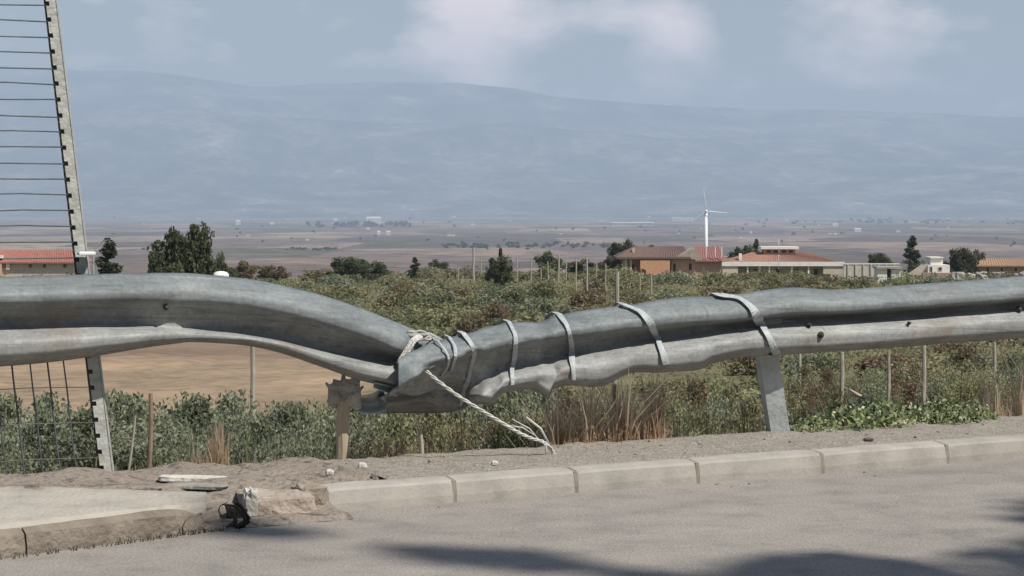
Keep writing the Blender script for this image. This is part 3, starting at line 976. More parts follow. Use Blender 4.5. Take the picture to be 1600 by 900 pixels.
FR = Vector((-NB.x, -NB.y, 0)); SD = Vector((TR.x, TR.y, 0))
pa = at(1223, 676, rail_Y(1223, .05)); pa.z = .02
pb_ = at(1202, 560, rail_Y(1198, .035)); pt_ = pa + (pb_ - pa) * 1.55
fr2 = (FR + SD * -.25).normalized(); sd2 = Vector((-fr2.y, fr2.x, 0))
rp_ = channel(pa - rroot.location, pt_ - rroot.location, .098, .055, .006, fr2, sd2).build('post', post_m, rroot)
sb = MB(); pm = pa + (pb_ - pa) * 1.25
sb.box(pm - rroot.location + NB * -.025, (.10, .06, .18), RZR, .006)
sb.build('spacer', galv, rroot)


def bolt(p, root, r=.011):
    mb = MB(); d = (FR * .8 + Vector((0, 0, .1))).normalized()
    q = p - root.location
    mb.tube([q - d * .004, q + d * .003, q + d * .006], [r * 1.5, r * 1.5, r * 1.2], 10)
    mb.tube([q + d * .005, q + d * .012, q + d * .015], [r, r, r * .7], 6)
    return mb.build('bolt', mat('bolt_steel', (.10, .09, .08), (.06, .055, .05), rough=.6, metal=.5) if 'bolt_steel' not in bpy.data.materials else bpy.data.materials['bolt_steel'], root, smooth=False)


bolt(on_beam(1283, 523, 'r', .0)[0], rroot); bolt(on_beam(1592, 483, 'r', .0)[0], rroot, .012)
bolt(on_beam(1264, 508, 'r', .0)[0], rroot, .008); bolt(on_beam(1420, 505, 'r', 0)[0], rroot, .006)
bolt(on_beam(259, 480, 'l', .0)[0], lroot, .008)
ov = MB()   # lap splice seam on the right beam
V = []; Fs = []
pix = [(1232, 452), (1236, 470), (1240, 495), (1246, 520), (1250, 548)]
P_ = [on_beam(x, y, 'r', .003) for x, y in [(1238 + (k % 1), 454 + k * 4.2) for k in range(23)]]
V, Fs = ribbon([p for p, n in P_], [n for p, n in P_], [.006] * len(P_), .002)
link('lap_joint', mesh('lap_joint', V, Fs), post_m, rroot)

# torn bracket hanging left of the folded plate
tb = MB()
A = key_pt(560, 632, .06); 
grid_ = []
for i in range(9):
    s = i / 8; row = []
    for j in range(7):
        u = j / 6
        px = 556 + 46 * u + 3 * math.sin(s * 5); py = 641 - 34 * s * (1 - .35 * (1 - u)) + 5 * math.sin(u * PI)
        row.append(at(px, py, rail_Y(px, .05 + .05 * math.sin(s * PI) - .03 * u)))
    grid_.append(row)
V = [p for r in grid_ for p in r]; Fs = [(i * 7 + j, i * 7 + j + 1, (i + 1) * 7 + j + 1, (i + 1) * 7 + j) for i in range(8) for j in range(6)]
o = link('torn_bracket', mesh('torn_bracket', [v - lroot.location for v in V], Fs, True), post_m, lroot); md = o.modifiers.new('thickness', 'SOLIDIFY'); md.thickness = .004
lip = []
for i in range(9):
    s = i / 8; row = []
    for j in range(5):
        u = j / 4; px = 584 + 36 * s; py = 598 + 8 * s + 12 * u - 5 * u * (1 - s)
        row.append(at(px, py, rail_Y(px, -.07 + .03 * math.sin(u * PI))))
    lip.append(row)
V = [p for r in lip for p in r]; Fs = [(i * 5 + j, i * 5 + j + 1, (i + 1) * 5 + j + 1, (i + 1) * 5 + j) for i in range(8) for j in range(4)]
o = link('bent_lip', mesh('bent_lip', [v - lroot.location for v in V], Fs, True), post_m, lroot); md = o.modifiers.new('thickness', 'SOLIDIFY'); md.thickness = .004

# ---- pale broken post near the joint
wood = mat('bleached_wood', (.52, .43, .32), (.33, .26, .19), 6, .9, bump=.8, bscale=14, stretch=(1, 1, .12), c3=(.45, .37, .27), spec=.1)
broot = empty('broken_post', at(535, 738, 9.12), 'bleached broken wooden post with a splintered grey top below the sagging beam', 'post')
wb = MB(); bz = broot.location.z; g = random.Random(2)
pp = [at(533, 760, 9.12), at(534, 738, 9.12), at(536, 700, 9.12), at(535, 660, 9.12), at(537, 628, 9.12), at(540, 612, 9.12)]
wb.tube([p - broot.location for p in pp], [.032, .031, .029, .028, .030, .02], 9)
wb.build('shaft', wood, broot)
gs = MB()
me_ = rock(0, (.13, .05, .12), 17, .2, rough=.5)
gs.add([v.co + (at(538, 614, 9.12) - broot.location) for v in me_.vertices], [tuple(p.vertices) for p in me_.polygons])
for k in range(12):
    px_ = 512 + k * 4.8
    a = at(524 + k * 2.0, 634 - g.uniform(0, 14), 9.10 + g.uniform(-.02, .02)); c_ = at(px_ + g.uniform(-3, 3), 601 + g.uniform(-7, 7) + abs(k - 4) * .8, 9.12 + g.uniform(-.04, .04))
    m_ = (a + c_) / 2 + Vector((g.uniform(-.01, .01), -.01, 0))
    gs.tube([a - broot.location, m_ - broot.location, c_ - broot.location], [.012, .011, .005], 5)
gs.tube([at(536, 612, 9.12) - broot.location, at(536, 598, 9.13) - broot.location, at(537, 584, 9.13) - broot.location], [.016, .012, .009], 6)
gs.build('splintered_top', mat('grey_wood', (.50, .46, .40), (.30, .27, .23), 14, .9, bump=.7), broot)

# ------------------------------------------------------------------ wire fence on the left
froot = empty('wire_fence', at(168, 745, rail_Y(168, .03)), 'tall wire fence with a leaning notched steel post at the left edge', 'fence')
yw = .03
base_p = at(169, 752, rail_Y(169, yw)); top_p = at(137, 430, rail_Y(137, yw))
top_p = Vector((top_p.x, base_p.y - .02, top_p.z))
k0 = at(80, 0, base_p.y); axis_v = (k0 - base_p)
hgt = axis_v.z; axis_u = axis_v / hgt     # per metre of height
pr = mat('notched_post', (.46, .465, .43), (.32, .32, .295), 18, .6, metal=.15, bump=.3, coord='Position', spec=.3)
drk = mat('notch_dark', (.12, .115, .105), (.07, .065, .06), 18, .9)
mb = MB(); edge = MB()
pitch = .0635
side = Vector((.93, .37, 0)).normalized(); fwd = Vector((side.y, -side.x, 0))
nseg = int((hgt + .5) / pitch)


def fence_pt(h): return base_p + axis_u * h + Vector((0, 0, 0))


for k in range(-1, nseg):
    h0 = k * pitch; h1 = h0 + pitch * .72; h2 = h0 + pitch
    wmain = .052 - .008 * (h0 / hgt)
    for (ha, hb, left) in ((h0, h1, -.5), (h1, h2, -.2)):
        a, c_ = fence_pt(ha), fence_pt(hb)
        L_ = side * (wmain * left); R_ = side * (wmain * .36)
        V = [a + L_, a + R_, c_ + R_, c_ + L_]
        V2 = [v - fwd * .004 for v in V]
        mb.add([v - froot.location for v in V + V2], [(0, 1, 2, 3), (7, 6, 5, 4), (0, 4, 5, 1), (2, 6, 7, 3), (3, 7, 4, 0), (1, 5, 6, 2)])
    a, c_ = fence_pt(h1 - .002) , fence_pt(h2 + .002)
# side flange, tilted to face right
a, c_ = fence_pt(-pitch), fence_pt(nseg * pitch)
for sgn, m2 in ((1, mb),):
    u0, u1 = .0223, .036
    V = [a + side * u0 + fwd * .001, a + side * u1 - fwd * .035, c_ + side * (u0 - .004) + fwd * .001, c_ + side * (u1 - .006) - fwd * .035]
    V += [v - fwd * .004 - side * .003 for v in V]
    mb.add([v - froot.location for v in V], [(0, 1, 3, 2), (4, 6, 7, 5), (0, 4, 5, 1), (2, 3, 7, 6), (0, 2, 6, 4), (1, 5, 7, 3)])
# rear web, dark behind the notches
V = [a + side * -.031 - fwd * .02, a + side * .004 - fwd * .02, c_ + side * -.025 - fwd * .02, c_ + side * .004 - fwd * .02]
V += [v - fwd * .004 for v in V]
mb.build('post', pr, froot)
bx = MB(); bx.add([v - froot.location for v in V], [(0, 1, 3, 2), (4, 6, 7, 5), (0, 4, 5, 1), (2, 3, 7, 6), (0, 2, 6, 4), (1, 5, 7, 3)])
bx.build('post_web', drk, froot)
cp = fence_pt((430 - 395 + 315) / 395.0 * .985)
q = at(135, 396, base_p.y - .03)
cpb = MB(); cpb.box(q - froot.location, (.064, .05, .014), math.atan2(side.y, side.x), .003)
cpb.build('clamp', mat('white_clamp', (.8, .8, .78), (.7, .7, .68)), froot)
wire_m = mat('dark_wire', (.13, .15, .16), (.08, .09, .10), 30, .6, metal=.3, coord='Position')
wire_l = mat('pale_wire', (.20, .19, .15), (.12, .11, .09), 30, .6, metal=.2, coord='Position')
WD = Vector((-.93, -.37, 0)).normalized()
h = .93
k = 0
wires_h = []
while True:
    row = 403 - 24.6 * k
    if row < -230: break
    hh = (745 - row) / 745.0 * hgt if False else None
    zz = HC - (row - ROW0) * base_p.y / F
    p = base_p + axis_u * (zz - base_p.z) + side * -.026 - fwd * .004
    wires_h.append(p); k += 1
for p in wires_h:
    mb = MB(); pts = []
    for i in range(15):
        s = i / 14 * 2.6
        pts.append(p + WD * s + Vector((0, 0, .010 * mnoise.noise(Vector((s * 2.9, p.z * 11, 0))) - .0 * s)) - froot.location)
    mb.tube(pts, .0030, 6); mb.build('wire', wire_m, froot, smooth=True)
# uprights of the lower panel
for j in range(19):
    px = 112 - 27.2 * j
    s = (112 - px) / 395.0 + .004 * math.sin(j * 5.1)
    foot = base_p + side * -.04 + WD * (.075 + s * .97); foot.z = gzf(foot.x, foot.y) if False else .02
    topv = foot + axis_u * .62
    if topv.z > .58: topv = foot + axis_u * .60
    mb = MB()
    pts = [foot - froot.location + axis_u * (.62 * i / 6) + Vector((.004 * mnoise.noise(Vector((i * .8, j * 3, 0))), 0, 0)) for i in range(7)]
    mb.tube(pts, .0036 if j % 2 else .003, 6); mb.build('upright_wire', wire_m if j < 30 else wire_l, froot, smooth=True)
for zc in (.16, .30, .44):
    mb = MB(); p = base_p + axis_u * (zc - base_p.z) + side * -.03
    mb.tube([p + WD * (i * .25) + Vector((0, 0, .004 * math.sin(i * 1.9))) - froot.location for i in range(11)], .0016, 5); mb.build('wire', wire_l, froot, smooth=True)

# ------------------------------------------------------------------ vegetation kinds
tr_m = mat('bark', (.12, .10, .08), (.07, .055, .045), 12, .9)
m_shrub = leafmat('grey_green_leaves', [(.13, .148, .088), (.19, .215, .13), (.245, .27, .175), (.31, .325, .23)], .02, .35)
m_olive = leafmat('olive_scrub', [(.16, .165, .08), (.225, .23, .115), (.28, .28, .15), (.34, .315, .19)], .05, .5)
m_rust = leafmat('rusty_scrub', [(.13, .10, .06), (.19, .15, .09), (.24, .19, .12), (.17, .165, .09)], .03, .4)
m_tree = leafmat('dark_tree_leaves', [(.045, .055, .03), (.075, .09, .045), (.11, .125, .062), (.15, .165, .09)], .02, .3)
m_bright = leafmat('bright_leaves', [(.05, .08, .03), (.12, .17, .06), (.24, .29, .13), (.42, .44, .26), (.62, .62, .48)], .0, .3)
m_straw = leafmat('straw', [(.52, .39, .26), (.62, .49, .34), (.72, .60, .45), (.50, .34, .24)], .0, .2, .62)
m_dry = leafmat('dry_stalks', [(.26, .19, .12), (.36, .27, .18), (.45, .36, .24), (.20, .17, .10)], .0, .25, .5)
m_grass = leafmat('green_grass', [(.10, .12, .05), (.17, .185, .08), (.25, .24, .12), (.34, .30, .18)], .0, .25, .3)

shrubs = [plant_meshes('shrub', 11000, .50, .42, .42, 34, .17, 10 + i, .015, base=.08, elong=1.9, trunk=.012, limbs=10) for i in range(4)]
scrub = [plant_meshes('bush', 1700, 1.0, .9, .62, 18, .36, 40 + i, .075, shape='dome', elong=1.7, trunk=.04, limbs=4) for i in range(5)]
trees = [plant_meshes('tree', 3600, 2.3, 2.1, 1.75, 30, .72, 60 + i, .19, base=1.1, elong=1.7, trunk=.16, limbs=8) for i in range(3)]
bigt = plant_meshes('big_tree', 11000, 2.5, 2.3, 2.0, 60, .62, 301, .15, base=.5, shape='dome', elong=1.6, trunk=.18, limbs=10)
cyps = [plant_meshes('conifer', 2600, 1.0, 1.0, 3.3, 40, .55, 80 + i, .17, base=.3, shape='cone', trunk=.12, limbs=6) for i in range(2)]


def ground_z(p): return gzf(p.x, p.y)


def put(name, meshes, px, top, Y, wpx, ref_w, ref_h, ml, label, cat, group=None, rz=None, sink=0.0, maxh=None):
    """stand a plant at column px, depth Y, reaching up to row `top` as seen from the road, `wpx` wide"""
    x = (px - 800) * Y / F; z = gzf(x, Y) - sink
    h = HC - (top - ROW0) * Y / F - z
    if maxh: h = min(h, maxh)
    w = wpx * Y / F
    if h < .05: return None
    if ref_h == 1.0: w = max(w, .6 * h * ref_w)
    return place_plant(name, meshes, (x, Y, z), (w / ref_w, w / ref_w, h / ref_h), rng.uniform(0, 6.28) if rz is None else rz, ml, tr_m, label, cat, group)


def zone(px):
    for lim, ph in ((160, 'left of the notched fence post'), (400, 'between the notched post and the pale stake'), (545, 'between pale stake and broken post'), (720, 'under the folded plate'),
                    (860, 'behind the dangling cable'), (1000, 'by the tall slim stake'), (1200, 'left of the right rail post')):
        if px < lim: return ph
    return 'right of the right rail post'


# near shrubs behind the rail, left half (a dense grey-green hedge-like row)
SL = 'bushy grey-green shrub, one of the crowd below the road edge behind the rail'
GR1 = 'grey-green shrubs on the bank'
for k in range(76):
    px = -120 + k * 8.6 + rng.uniform(-12, 12); w = rng.uniform(.9, 3.8)
    Y = rail_Y(px, w)
    top = rng.uniform(602, 622) if w > 2 else rng.uniform(625, 672)
    if px > 470: top += 12
    if 150 < px < 230: top += 4
    put('shrub', shrubs[k % 4], px, top, Y, rng.uniform(190, 330), 1.15, 1.0, m_shrub, 'bushy grey-green shrub on the bank, ' + zone(px), 'shrub', GR1 + ' ' + zone(px))
for (px, top, wp) in ((180, 600, 90), (385, 590, 90), (455, 593, 120), (60, 606, 130), (270, 607, 110), (-20, 600, 110)):
    put('shrub', shrubs[int(px) % 4], px, top, rail_Y(px, 4.3), wp * 1.7, 1.15, 1.0, m_shrub, 'bushy grey-green shrub on the bank, ' + zone(px), 'shrub', GR1 + ' ' + zone(px))
# centre, mixed weeds
SC = 'low olive weed bush, one of the crowd on the bank under the right rail'
GR2 = 'weedy bushes under the right rail'
for k in range(60):
    px = 540 + k * 11.5 + rng.uniform(-14, 14); w = rng.uniform(.7, 4.5)
    top = rng.uniform(600, 630) if w > 2.2 else rng.uniform(628, 672)
    if 1000 < px < 1190: top -= 18
    ml = [m_shrub, m_olive, m_rust, m_olive][int(rng.integers(0, 4))]
    if 860 < px < 1000 and w < 2: ml = m_rust
    if px > 1215: top += 6 - (px - 1215) * .06
    put('weed_bush', shrubs[(k + 1) % 4], px, top, rail_Y(px, w), rng.uniform(120, 240), 1.15, 1.0, ml, 'low olive weed bush on the bank, ' + zone(px), 'bush', GR2 + ' ' + zone(px))
put('shrub', shrubs[1], 1085, 588, rail_Y(1085, 2.2), 150, 1.15, 1.0, m_olive, 'rounded olive-green shrub filling the gap left of the right rail post', 'shrub')
put('shrub', shrubs[2], 1150, 603, rail_Y(1150, 3.0), 120, 1.15, 1.0, m_shrub, 'grey-green shrub directly left of the right rail post, behind dry weeds', 'shrub')
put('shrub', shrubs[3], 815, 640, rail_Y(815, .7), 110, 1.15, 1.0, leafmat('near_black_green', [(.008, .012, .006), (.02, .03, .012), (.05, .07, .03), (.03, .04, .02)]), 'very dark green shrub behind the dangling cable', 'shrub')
for k, (px, top, wp) in enumerate(((1265, 566, 130), (1340, 560, 140), (1430, 556, 150), (1510, 552, 150), (1590, 548, 140), (1660, 545, 150), (1380, 572, 110), (1480, 565, 130), (1300, 572, 110), (1560, 566, 120))):
    put('weed_bush', shrubs[k % 4], px, top, rng.uniform(22, 30), wp, 1.15, 1.0, [m_olive, m_shrub, m_rust][k % 3], 'taller olive-brown bush, one of several beyond the bank at the right', 'bush', 'bushes beyond the bank at the right')

for k in range(66):
    px = rng.uniform(1120, 1680) if k > 20 else rng.uniform(640, 1120); Y = rng.uniform(27, 68); x = (px - 800) * Y / F
    w = rng.uniform(.9, 2.2); h = rng.uniform(.35, .9)
    place_plant('rough_bush', scrub[k % 5], (x, Y, gzf(x, Y) - .05), (w / 2.3, w / 2.3, h / 1.4), rng.uniform(0, 6), [m_olive, m_rust, m_shrub][k % 3], tr_m,
                'low rough bush, one of many on the flat below the right rail', 'bush', 'rough bushes on the flat below the right rail')
for k in range(26):
    px = 545 + k * 13 + rng.uniform(-6, 6); put('weed_bush', shrubs[k % 4], px, rng.uniform(588, 612), rail_Y(px, rng.uniform(2.5, 4.6)), rng.uniform(160, 260), 1.15, 1.0, [m_shrub, m_olive][k % 2], 'tall olive weed bush on the bank, ' + zone(px), 'bush', 'tall ' + GR2 + ' ' + zone(px))

# leafy pale plants at the verge on the right: individual rosettes
def leafy(seed):
    g = np.random.default_rng(seed); P = []; 
    n = 420
    a = g.uniform(0, 2 * PI, n); r = .17 * np.sqrt(g.random(n)); z = .03 + .13 * g.random(n) * (1 - (r / .2) ** 2)
    P = np.stack([r * np.cos(a), r * np.sin(a), z], 1)
    V, Q, rr = leaves(P, .017, 1.5, .3)
    cr = np_mesh('leafy', V, Q, rr)
    b = MB(); gg = random.Random(seed)
    for k in range(10):
        q = P[gg.randrange(n)]; b.tube([(0, 0, -.02), (q[0] * .4, q[1] * .4, q[2] * .7), tuple(q)], [.004, .003, .002], 4)
    return cr, mesh('stems', b.v, b.f)


lf = [leafy(i) for i in (3, 5, 9)]
for k in range(20):
    px = 1262 + k * 13.6 + rng.uniform(-5, 5); w = rng.uniform(.02, .30)
    Y = rail_Y(px, w); x = (px - 800) * Y / F
    s = rng.uniform(.75, 1.15) * (1 - .3 * (abs(px - 1400) / 140) ** 2 * .5)
    tt = empty('leafy_plant', (x, Y, .05 - max(0, w - .12) * .5), 'low plant with pale green leaves, one of the patch right of the right rail post', 'plant', 'pale leafy plants at the verge', rng.uniform(0, 6))
    tt.scale = (s, s, s)
    for nm, me, mm in (('leaves', lf[k % 3][0], m_bright), ('stem', lf[k % 3][1], m_dry)):
        if not me.materials: me.materials.append(mm)
        o = bpy.data.objects.new(nm, me); COL.objects.link(o); o.parent = tt


# grasses: blade fields (stuff)
def blades(name, regions, m, label):
    Vs = []; Qs = []; R = []; off = 0
    for (px0, px1, w0, w1, n, h0, h1, lean, wid) in regions:
        ng_ = max(3, int((px1 - px0) / 9)); cc_ = rng.uniform(px0, px1, ng_)
        px = np.where(rng.random(n) < .3, rng.uniform(px0, px1, n), cc_[rng.integers(0, ng_, n)] + rng.normal(0, 6, n)); w = rng.uniform(w0, w1, n)
        k = (px - 800) / F; c0x = P0.x + NR.x * w; c0y = P0.y + NR.y * w
        tt = (k * c0y - c0x) / (TR.x - k * TR.y); x = c0x + TR.x * tt; y = c0y + TR.y * tt
        # verge surface near the edge, ground beyond
        zg = np.where(w < .12, .08, np.where(w < .6, .08 - (w - .12) * .9 - np.maximum(0, w - .3) * 1.2, gz(x, y)))
        zg = np.maximum(zg, gz(x, y))
        h = rng.uniform(h0, h1, n) * (.65 + .35 * np.sin(px * .13 + w * 7)) * 1.12; a = rng.uniform(0, 2 * PI, n); ln = rng.normal(0, lean, n)[:, None] * np.stack([np.cos(a), np.sin(a), 0 * a], 1)
        b0 = np.stack([x, y, zg - .02], 1); wd = np.stack([np.cos(a + 1.3), np.sin(a + 1.3), 0 * a], 1) * (wid * rng.uniform(.6, 1.4, n))[:, None]
        up = np.stack([0 * h, 0 * h, h], 1)
        m1 = b0 + up * .55 + ln * h[:, None] * .35; tp = b0 + up + ln * h[:, None]
        Vv = np.stack([b0 - wd, b0 + wd, m1 + wd * .8, tp + wd * .15, tp - wd * .15, m1 - wd * .8], 1).reshape(-1, 3)
        i0 = off + 6 * np.arange(n)[:, None]
        Qs.append(np.concatenate([i0 + np.array([0, 1, 2, 5]), i0 + np.array([5, 2, 3, 4])], 0)); off += 6 * n
        r_ = rng.random(n); R.append(np.concatenate([r_, r_])); Vs.append(Vv)
    me = np_mesh(name, np.concatenate(Vs), np.concatenate(Qs), np.concatenate(R))
    o = link(name, me, m); return tag(o, label, 'grass', kind='stuff')


blades('dry_grass', [(850, 1040, .08, .5, 2900, .12, .38, .5, .0034), (298, 368, .10, .36, 620, .10, .25, .3, .0034), (365, 430, .10, .3, 150, .05, .11, .4, .0030),
                     (1500, 1640, .1, 1.0, 1500, .12, .36, .35, .0035), (1180, 1240, .05, .5, 200, .04, .13, .5, .003), (1230, 1290, 1.2, 2.5, 300, .4, .7, .3, .004)], m_straw, 'straw-coloured dry grass tufts along the verge edge')
blades('weeds', [(500, 860, .15, 1.4, 1500, .08, .32, .55, .0028), (1000, 1240, .2, 1.6, 1200, .12, .36, .4, .003), (-100, 500, .2, 1.0, 1200, .08, .28, .4, .003),
                 (1240, 1650, .3, 2.4, 1400, .2, .6, .4, .0035), (560, 900, .1, .5, 500, .03, .10, .5, .0025)], m_dry, 'brown dead weed stalks on the bank')
blades('green_grass', [(500, 1240, .12, 1.5, 2600, .06, .24, .45, .0032), (-100, 500, .12, 1.0, 1300, .06, .2, .4, .003), (1240, 1650, .15, 2.2, 1400, .08, .3, .45, .0035), (-50, 340, -.9, -.9, 0, .02, .05, .5, .002)], m_grass, 'green grass and weeds on the bank behind the rail')
# tiny weeds in the joint at the left kerb foot
Vs = MB(); g = random.Random(8)
for k in range(150):
    s = abs(g.gauss(0, .45)) if g.random() < .6 else g.uniform(0, 1.6)
    p = ik(s, -.012 - g.random() * .02, 0.0); hgt_ = g.uniform(.006, .022)
    Vs.tube([p, p + Vector((g.uniform(-.01, .01), g.uniform(-.01, .01), hgt_))], [.0022, .0008], 4)
Vs.tube([ik(.19, -.01, 0), ik(.2, -.02, .03), ik(.185, -.02, .055)], [.004, .003, .002], 5)
tag(Vs.build('kerb_weeds', mat('withered_weed', (.09, .08, .05), (.05, .045, .03))), 'short withered weeds along the foot of the left kerb', 'weeds', kind='stuff')

# fallen stick
fs = MB(); fs.tube([at(1327, 609, rail_Y(1327, .5)), at(1335, 614, rail_Y(1335, .45)), at(1352, 624, rail_Y(1352, .4))], [.007, .009, .010], 7)
tag(fs.build('fallen_stick', mat('pale_stick', (.50, .44, .34), (.38, .32, .24)), smooth=True), 'pale bare stick leaning above the leafy plants', 'stick')

# ------------------------------------------------------------------ stakes
stake_p = mat('pale_stake', (.42, .385, .32), (.28, .25, .20), 10, .9, coord='Position')
stake_b = mat('brown_stake', (.30, .21, .15), (.20, .14, .10), 10, .9, coord='Position')


def stake(px0, py0, px1, py1, Y, wpx, label, m=stake_p, group=None, to_ground=True):
    a = at(px0, py0, Y); c_ = at(px1, py1, Y); r = wpx * Y / F / 2
    if to_ground:
        z = gzf(a.x, a.y)
        if a.z > z: a = a + (a - c_) * ((a.z - z + .05) / max(1e-6, c_.z - a.z))
    root = a.copy(); mb = MB()
    n = 6; pts = [(a.lerp(c_, i / n) - root) + Vector((r * .25 * math.sin(i * 1.7), 0, 0)) for i in range(n + 1)]
    mb.tube(pts, [r * (1.06 - .12 * i / n) for i in range(n + 1)], 8)
    o = mb.build('stake', m, None, smooth=False, loc=root)
    return tag(o, label, 'stake', group)


stake(958, 706, 965, 425, rail_Y(958, .30), 6.8, 'tall slim pale stake standing right behind the right rail, left of the brick house')
stake(394, 642, 395, 520, 16.0, 7.5, 'pale stake rising from the shrubs beneath the left beam')
stake(234, 748, 236, 615, rail_Y(234, .12), 7, 'thin brown stake at the verge, right of the notched fence post', stake_b)
stake(660, 738, 657, 672, rail_Y(660, .12), 7, 'short pale stake at the verge under the folded plate')
stake(606, 742, 602, 690, rail_Y(606, .1), 5, 'short thin reddish stick at the verge, right of the broken post', stake_b)
stake(200, 745, 213, 640, rail_Y(200, .2), 4, 'thin bent dry stalk just right of the notched post', stake_p)
for i, (px, tp, bt, w_, Y, lb_) in enumerate(((1315, 550, 602, 7, 24, 'pale stake, second upright right of the right rail post'), (1388, 548, 625, 6, 24, 'thin greyish stake between two brighter stakes at the right'),
                                             (1443, 538, 612, 7, 23, 'brightest white stake beneath the right rail'), (1249, 552, 585, 5, 30, 'short faint stake just right of the right rail post'),
                                             (1553, 535, 600, 6, 26, 'faint stake standing in the dry grass at the far right'))):
    stake(px, bt, px + 1, tp, Y, w_, lb_)
def stake_Y(px, row):
    best = min((abs(ROW0 + F * (HC - gzf((px - 800) * Y / F, Y)) / Y - row), Y) for Y in range(75, 330, 3))
    return float(best[1])


vs = [(740, 388, 447, 6), (785, 395, 450, 4), (829, 405, 470, 4), (872, 398, 470, 5), (900, 405, 460, 4), (918, 402, 478, 5), (845, 420, 455, 3), (1018, 430, 470, 4),
      (752, 400, 440, 3), (765, 405, 440, 3), (808, 402, 440, 3), (857, 408, 450, 3), (884, 402, 448, 3), (932, 408, 450, 3), (946, 412, 460, 3), (716, 418, 445, 3), (1000, 432, 462, 3)]
for i, (px, tp, bt, w_) in enumerate(vs):
    Y = stake_Y(px, bt)
    w_ *= .6
    stake(px, bt, px + rng.uniform(-1.5, 1.5), tp, Y, w_, ['tallest pale pole in the scrub, leftmost of the row' if i == 0 else 'thin pale pole, one of the row in the scrub left of the brick house'][0], stake_p, None if i == 0 else 'thin poles in the scrub')

# ------------------------------------------------------------------ scrub slope in the middle distance
SB = 'scrubby olive bush, one of the many covering the slope behind the guardrail'


def szone(px, ml):
    c_ = 'rust-brown' if ml is m_rust else ('grey-green' if ml is m_shrub else 'olive')
    for lim, ph in ((230, 'behind the left beam\'s left end'), (450, 'below the large tree'), (640, 'above the sagging left beam'), (760, 'above the taped joint'), (960, 'among the thin poles'),
                    (1130, 'below the brick house'), (1320, 'below the long house')):
        if px < lim: return c_ + ' scrubby bush on the slope, ' + ph
    return c_ + ' scrubby bush on the slope, below the white house'


lanes = []
for k in range(284):
    u = rng.random(); Y = 74 * (340 / 74) ** (u ** .85)
    px = rng.uniform(-40, 1640)
    if 130 < px < 620 and Y < 74: continue
    x = (px - 800) * Y / F
    w = rng.uniform(1.6, 4.0) * (1 + Y / 300); h = rng.uniform(.55, 1.5) * (1 + Y / 260)
    if Y > 240: h = rng.uniform(1.4, 3.0)
    if 960 < px < 1320 and Y > 290: h *= .6
    r = rng.random()
    ml = m_olive if r < .6 else (m_rust if r < .74 else m_shrub)
    place_plant('bush', scrub[k % 5], (x, Y, gzf(x, Y) - .1), (w / 2.3, w / 2.3, h / 1.4), rng.uniform(0, 6), ml, tr_m, szone(px, ml), 'bush', 'slope bushes: ' + szone(px, ml))
# ground cover between them
n = 60000
Yc = 70 * (330 / 70) ** (rng.random(n)); pxc = rng.uniform(-60, 1660, n); xc = (pxc - 800) * Yc / F
Pc = np.stack([xc, Yc, gz(xc, Yc) + rng.uniform(0, .45, n) * (.5 + Yc / 200)], 1)
sz = .10 * (.6 + Yc / 160)
V, Q, r_ = leaves(Pc, 1.0, 1.5, .5)
Cc = np.repeat(Pc, 4, 0); V = Cc + (V - Cc) * np.repeat(sz, 4)[:, None]
r_ = np.clip(.5 + .35 * np.sin(xc * .21 + 2 * np.sin(Yc * .05)) + .25 * rng.normal(size=n), 0, 1)
m_cover = leafmat('scrub_cover', [(.155, .158, .078), (.215, .215, .108), (.275, .265, .145), (.29, .24, .16)], 0, .0)
tag(link('scrub_cover', np_mesh('scrub_cover', V, Q, r_), m_cover), 'low mixed scrub and weeds covering the slope', 'ground cover', kind='stuff')
# tufts on the ploughed field and beyond the bank
n = 26000
Yc = rng.uniform(26, 70, n); pxc = rng.uniform(-60, 1700, n); kk = (pxc > 610); Yc, pxc = Yc[kk], pxc[kk]; n = len(Yc)
xc = (pxc - 800) * Yc / F
Pc = np.stack([xc, Yc, gz(xc, Yc) + rng.uniform(0, .35, n)], 1)
V, Q, r_ = leaves(Pc, .035, 2.2, 1.2)
tag(link('field_weeds', np_mesh('field_weeds', V, Q, r_), m_cover), 'sparse weeds on the brown field and the rough ground', 'weeds', kind='stuff')

# ------------------------------------------------------------------ named trees
def tree_at(meshes, px, top, Y, wpx, label, kind='tree', ml=m_tree, rw_=5.4, rh=4.9, group=None):
    return put(kind, meshes, px, top, Y, wpx, rw_, rh, ml, label, 'tree', group)


tree_at(bigt, 290, 347, 150, 122, 'large dark rounded tree rising above the left beam', rh=3.95)
tree_at(trees[1], 252, 382, 149, 55, 'smaller dark tree clinging to the left side of the large tree')
tree_at(trees[2], 345, 396, 158, 50, 'low dark bush-like tree at the right foot of the large tree')
tree_at(cyps[1], 171, 380, 160, 84, 'dark pointed tree between the notched post and the large tree', rw_=2.6, rh=7.0)
tree_at(bigt, 552, 400, 290, 92, 'wide dark green tree on the skyline of the scrub, above the sagging left beam', rh=3.95)
tree_at(trees[2], 590, 408, 295, 40, 'small tree touching the right side of the wide scrub-top tree')
tree_at(cyps[1], 648, 403, 290, 30, 'small upright dark tree above the taped joint', rw_=2.6, rh=7.0)
tree_at(trees[0], 685, 405, 420, 46, 'hazy grey-green tree just beyond the scrub line')
tree_at(trees[1], 778, 396, 230, 52, 'dark green tree between two pale poles', ml=m_tree)
tree_at(cyps[0], 782, 390, 232, 22, 'narrow treetop poking out of the green tree between the poles', rw_=2.6, rh=7.0)
tree_at(trees[2], 856, 393, 300, 52, 'dark tree behind the thin poles, right of the green one')
tree_at(trees[0], 905, 405, 290, 60, 'low spreading dark green tree left of the brick house')
tree_at(bigt, 974, 374, 350, 56, 'dark tree behind the left roof edge of the brick house', rh=3.95)
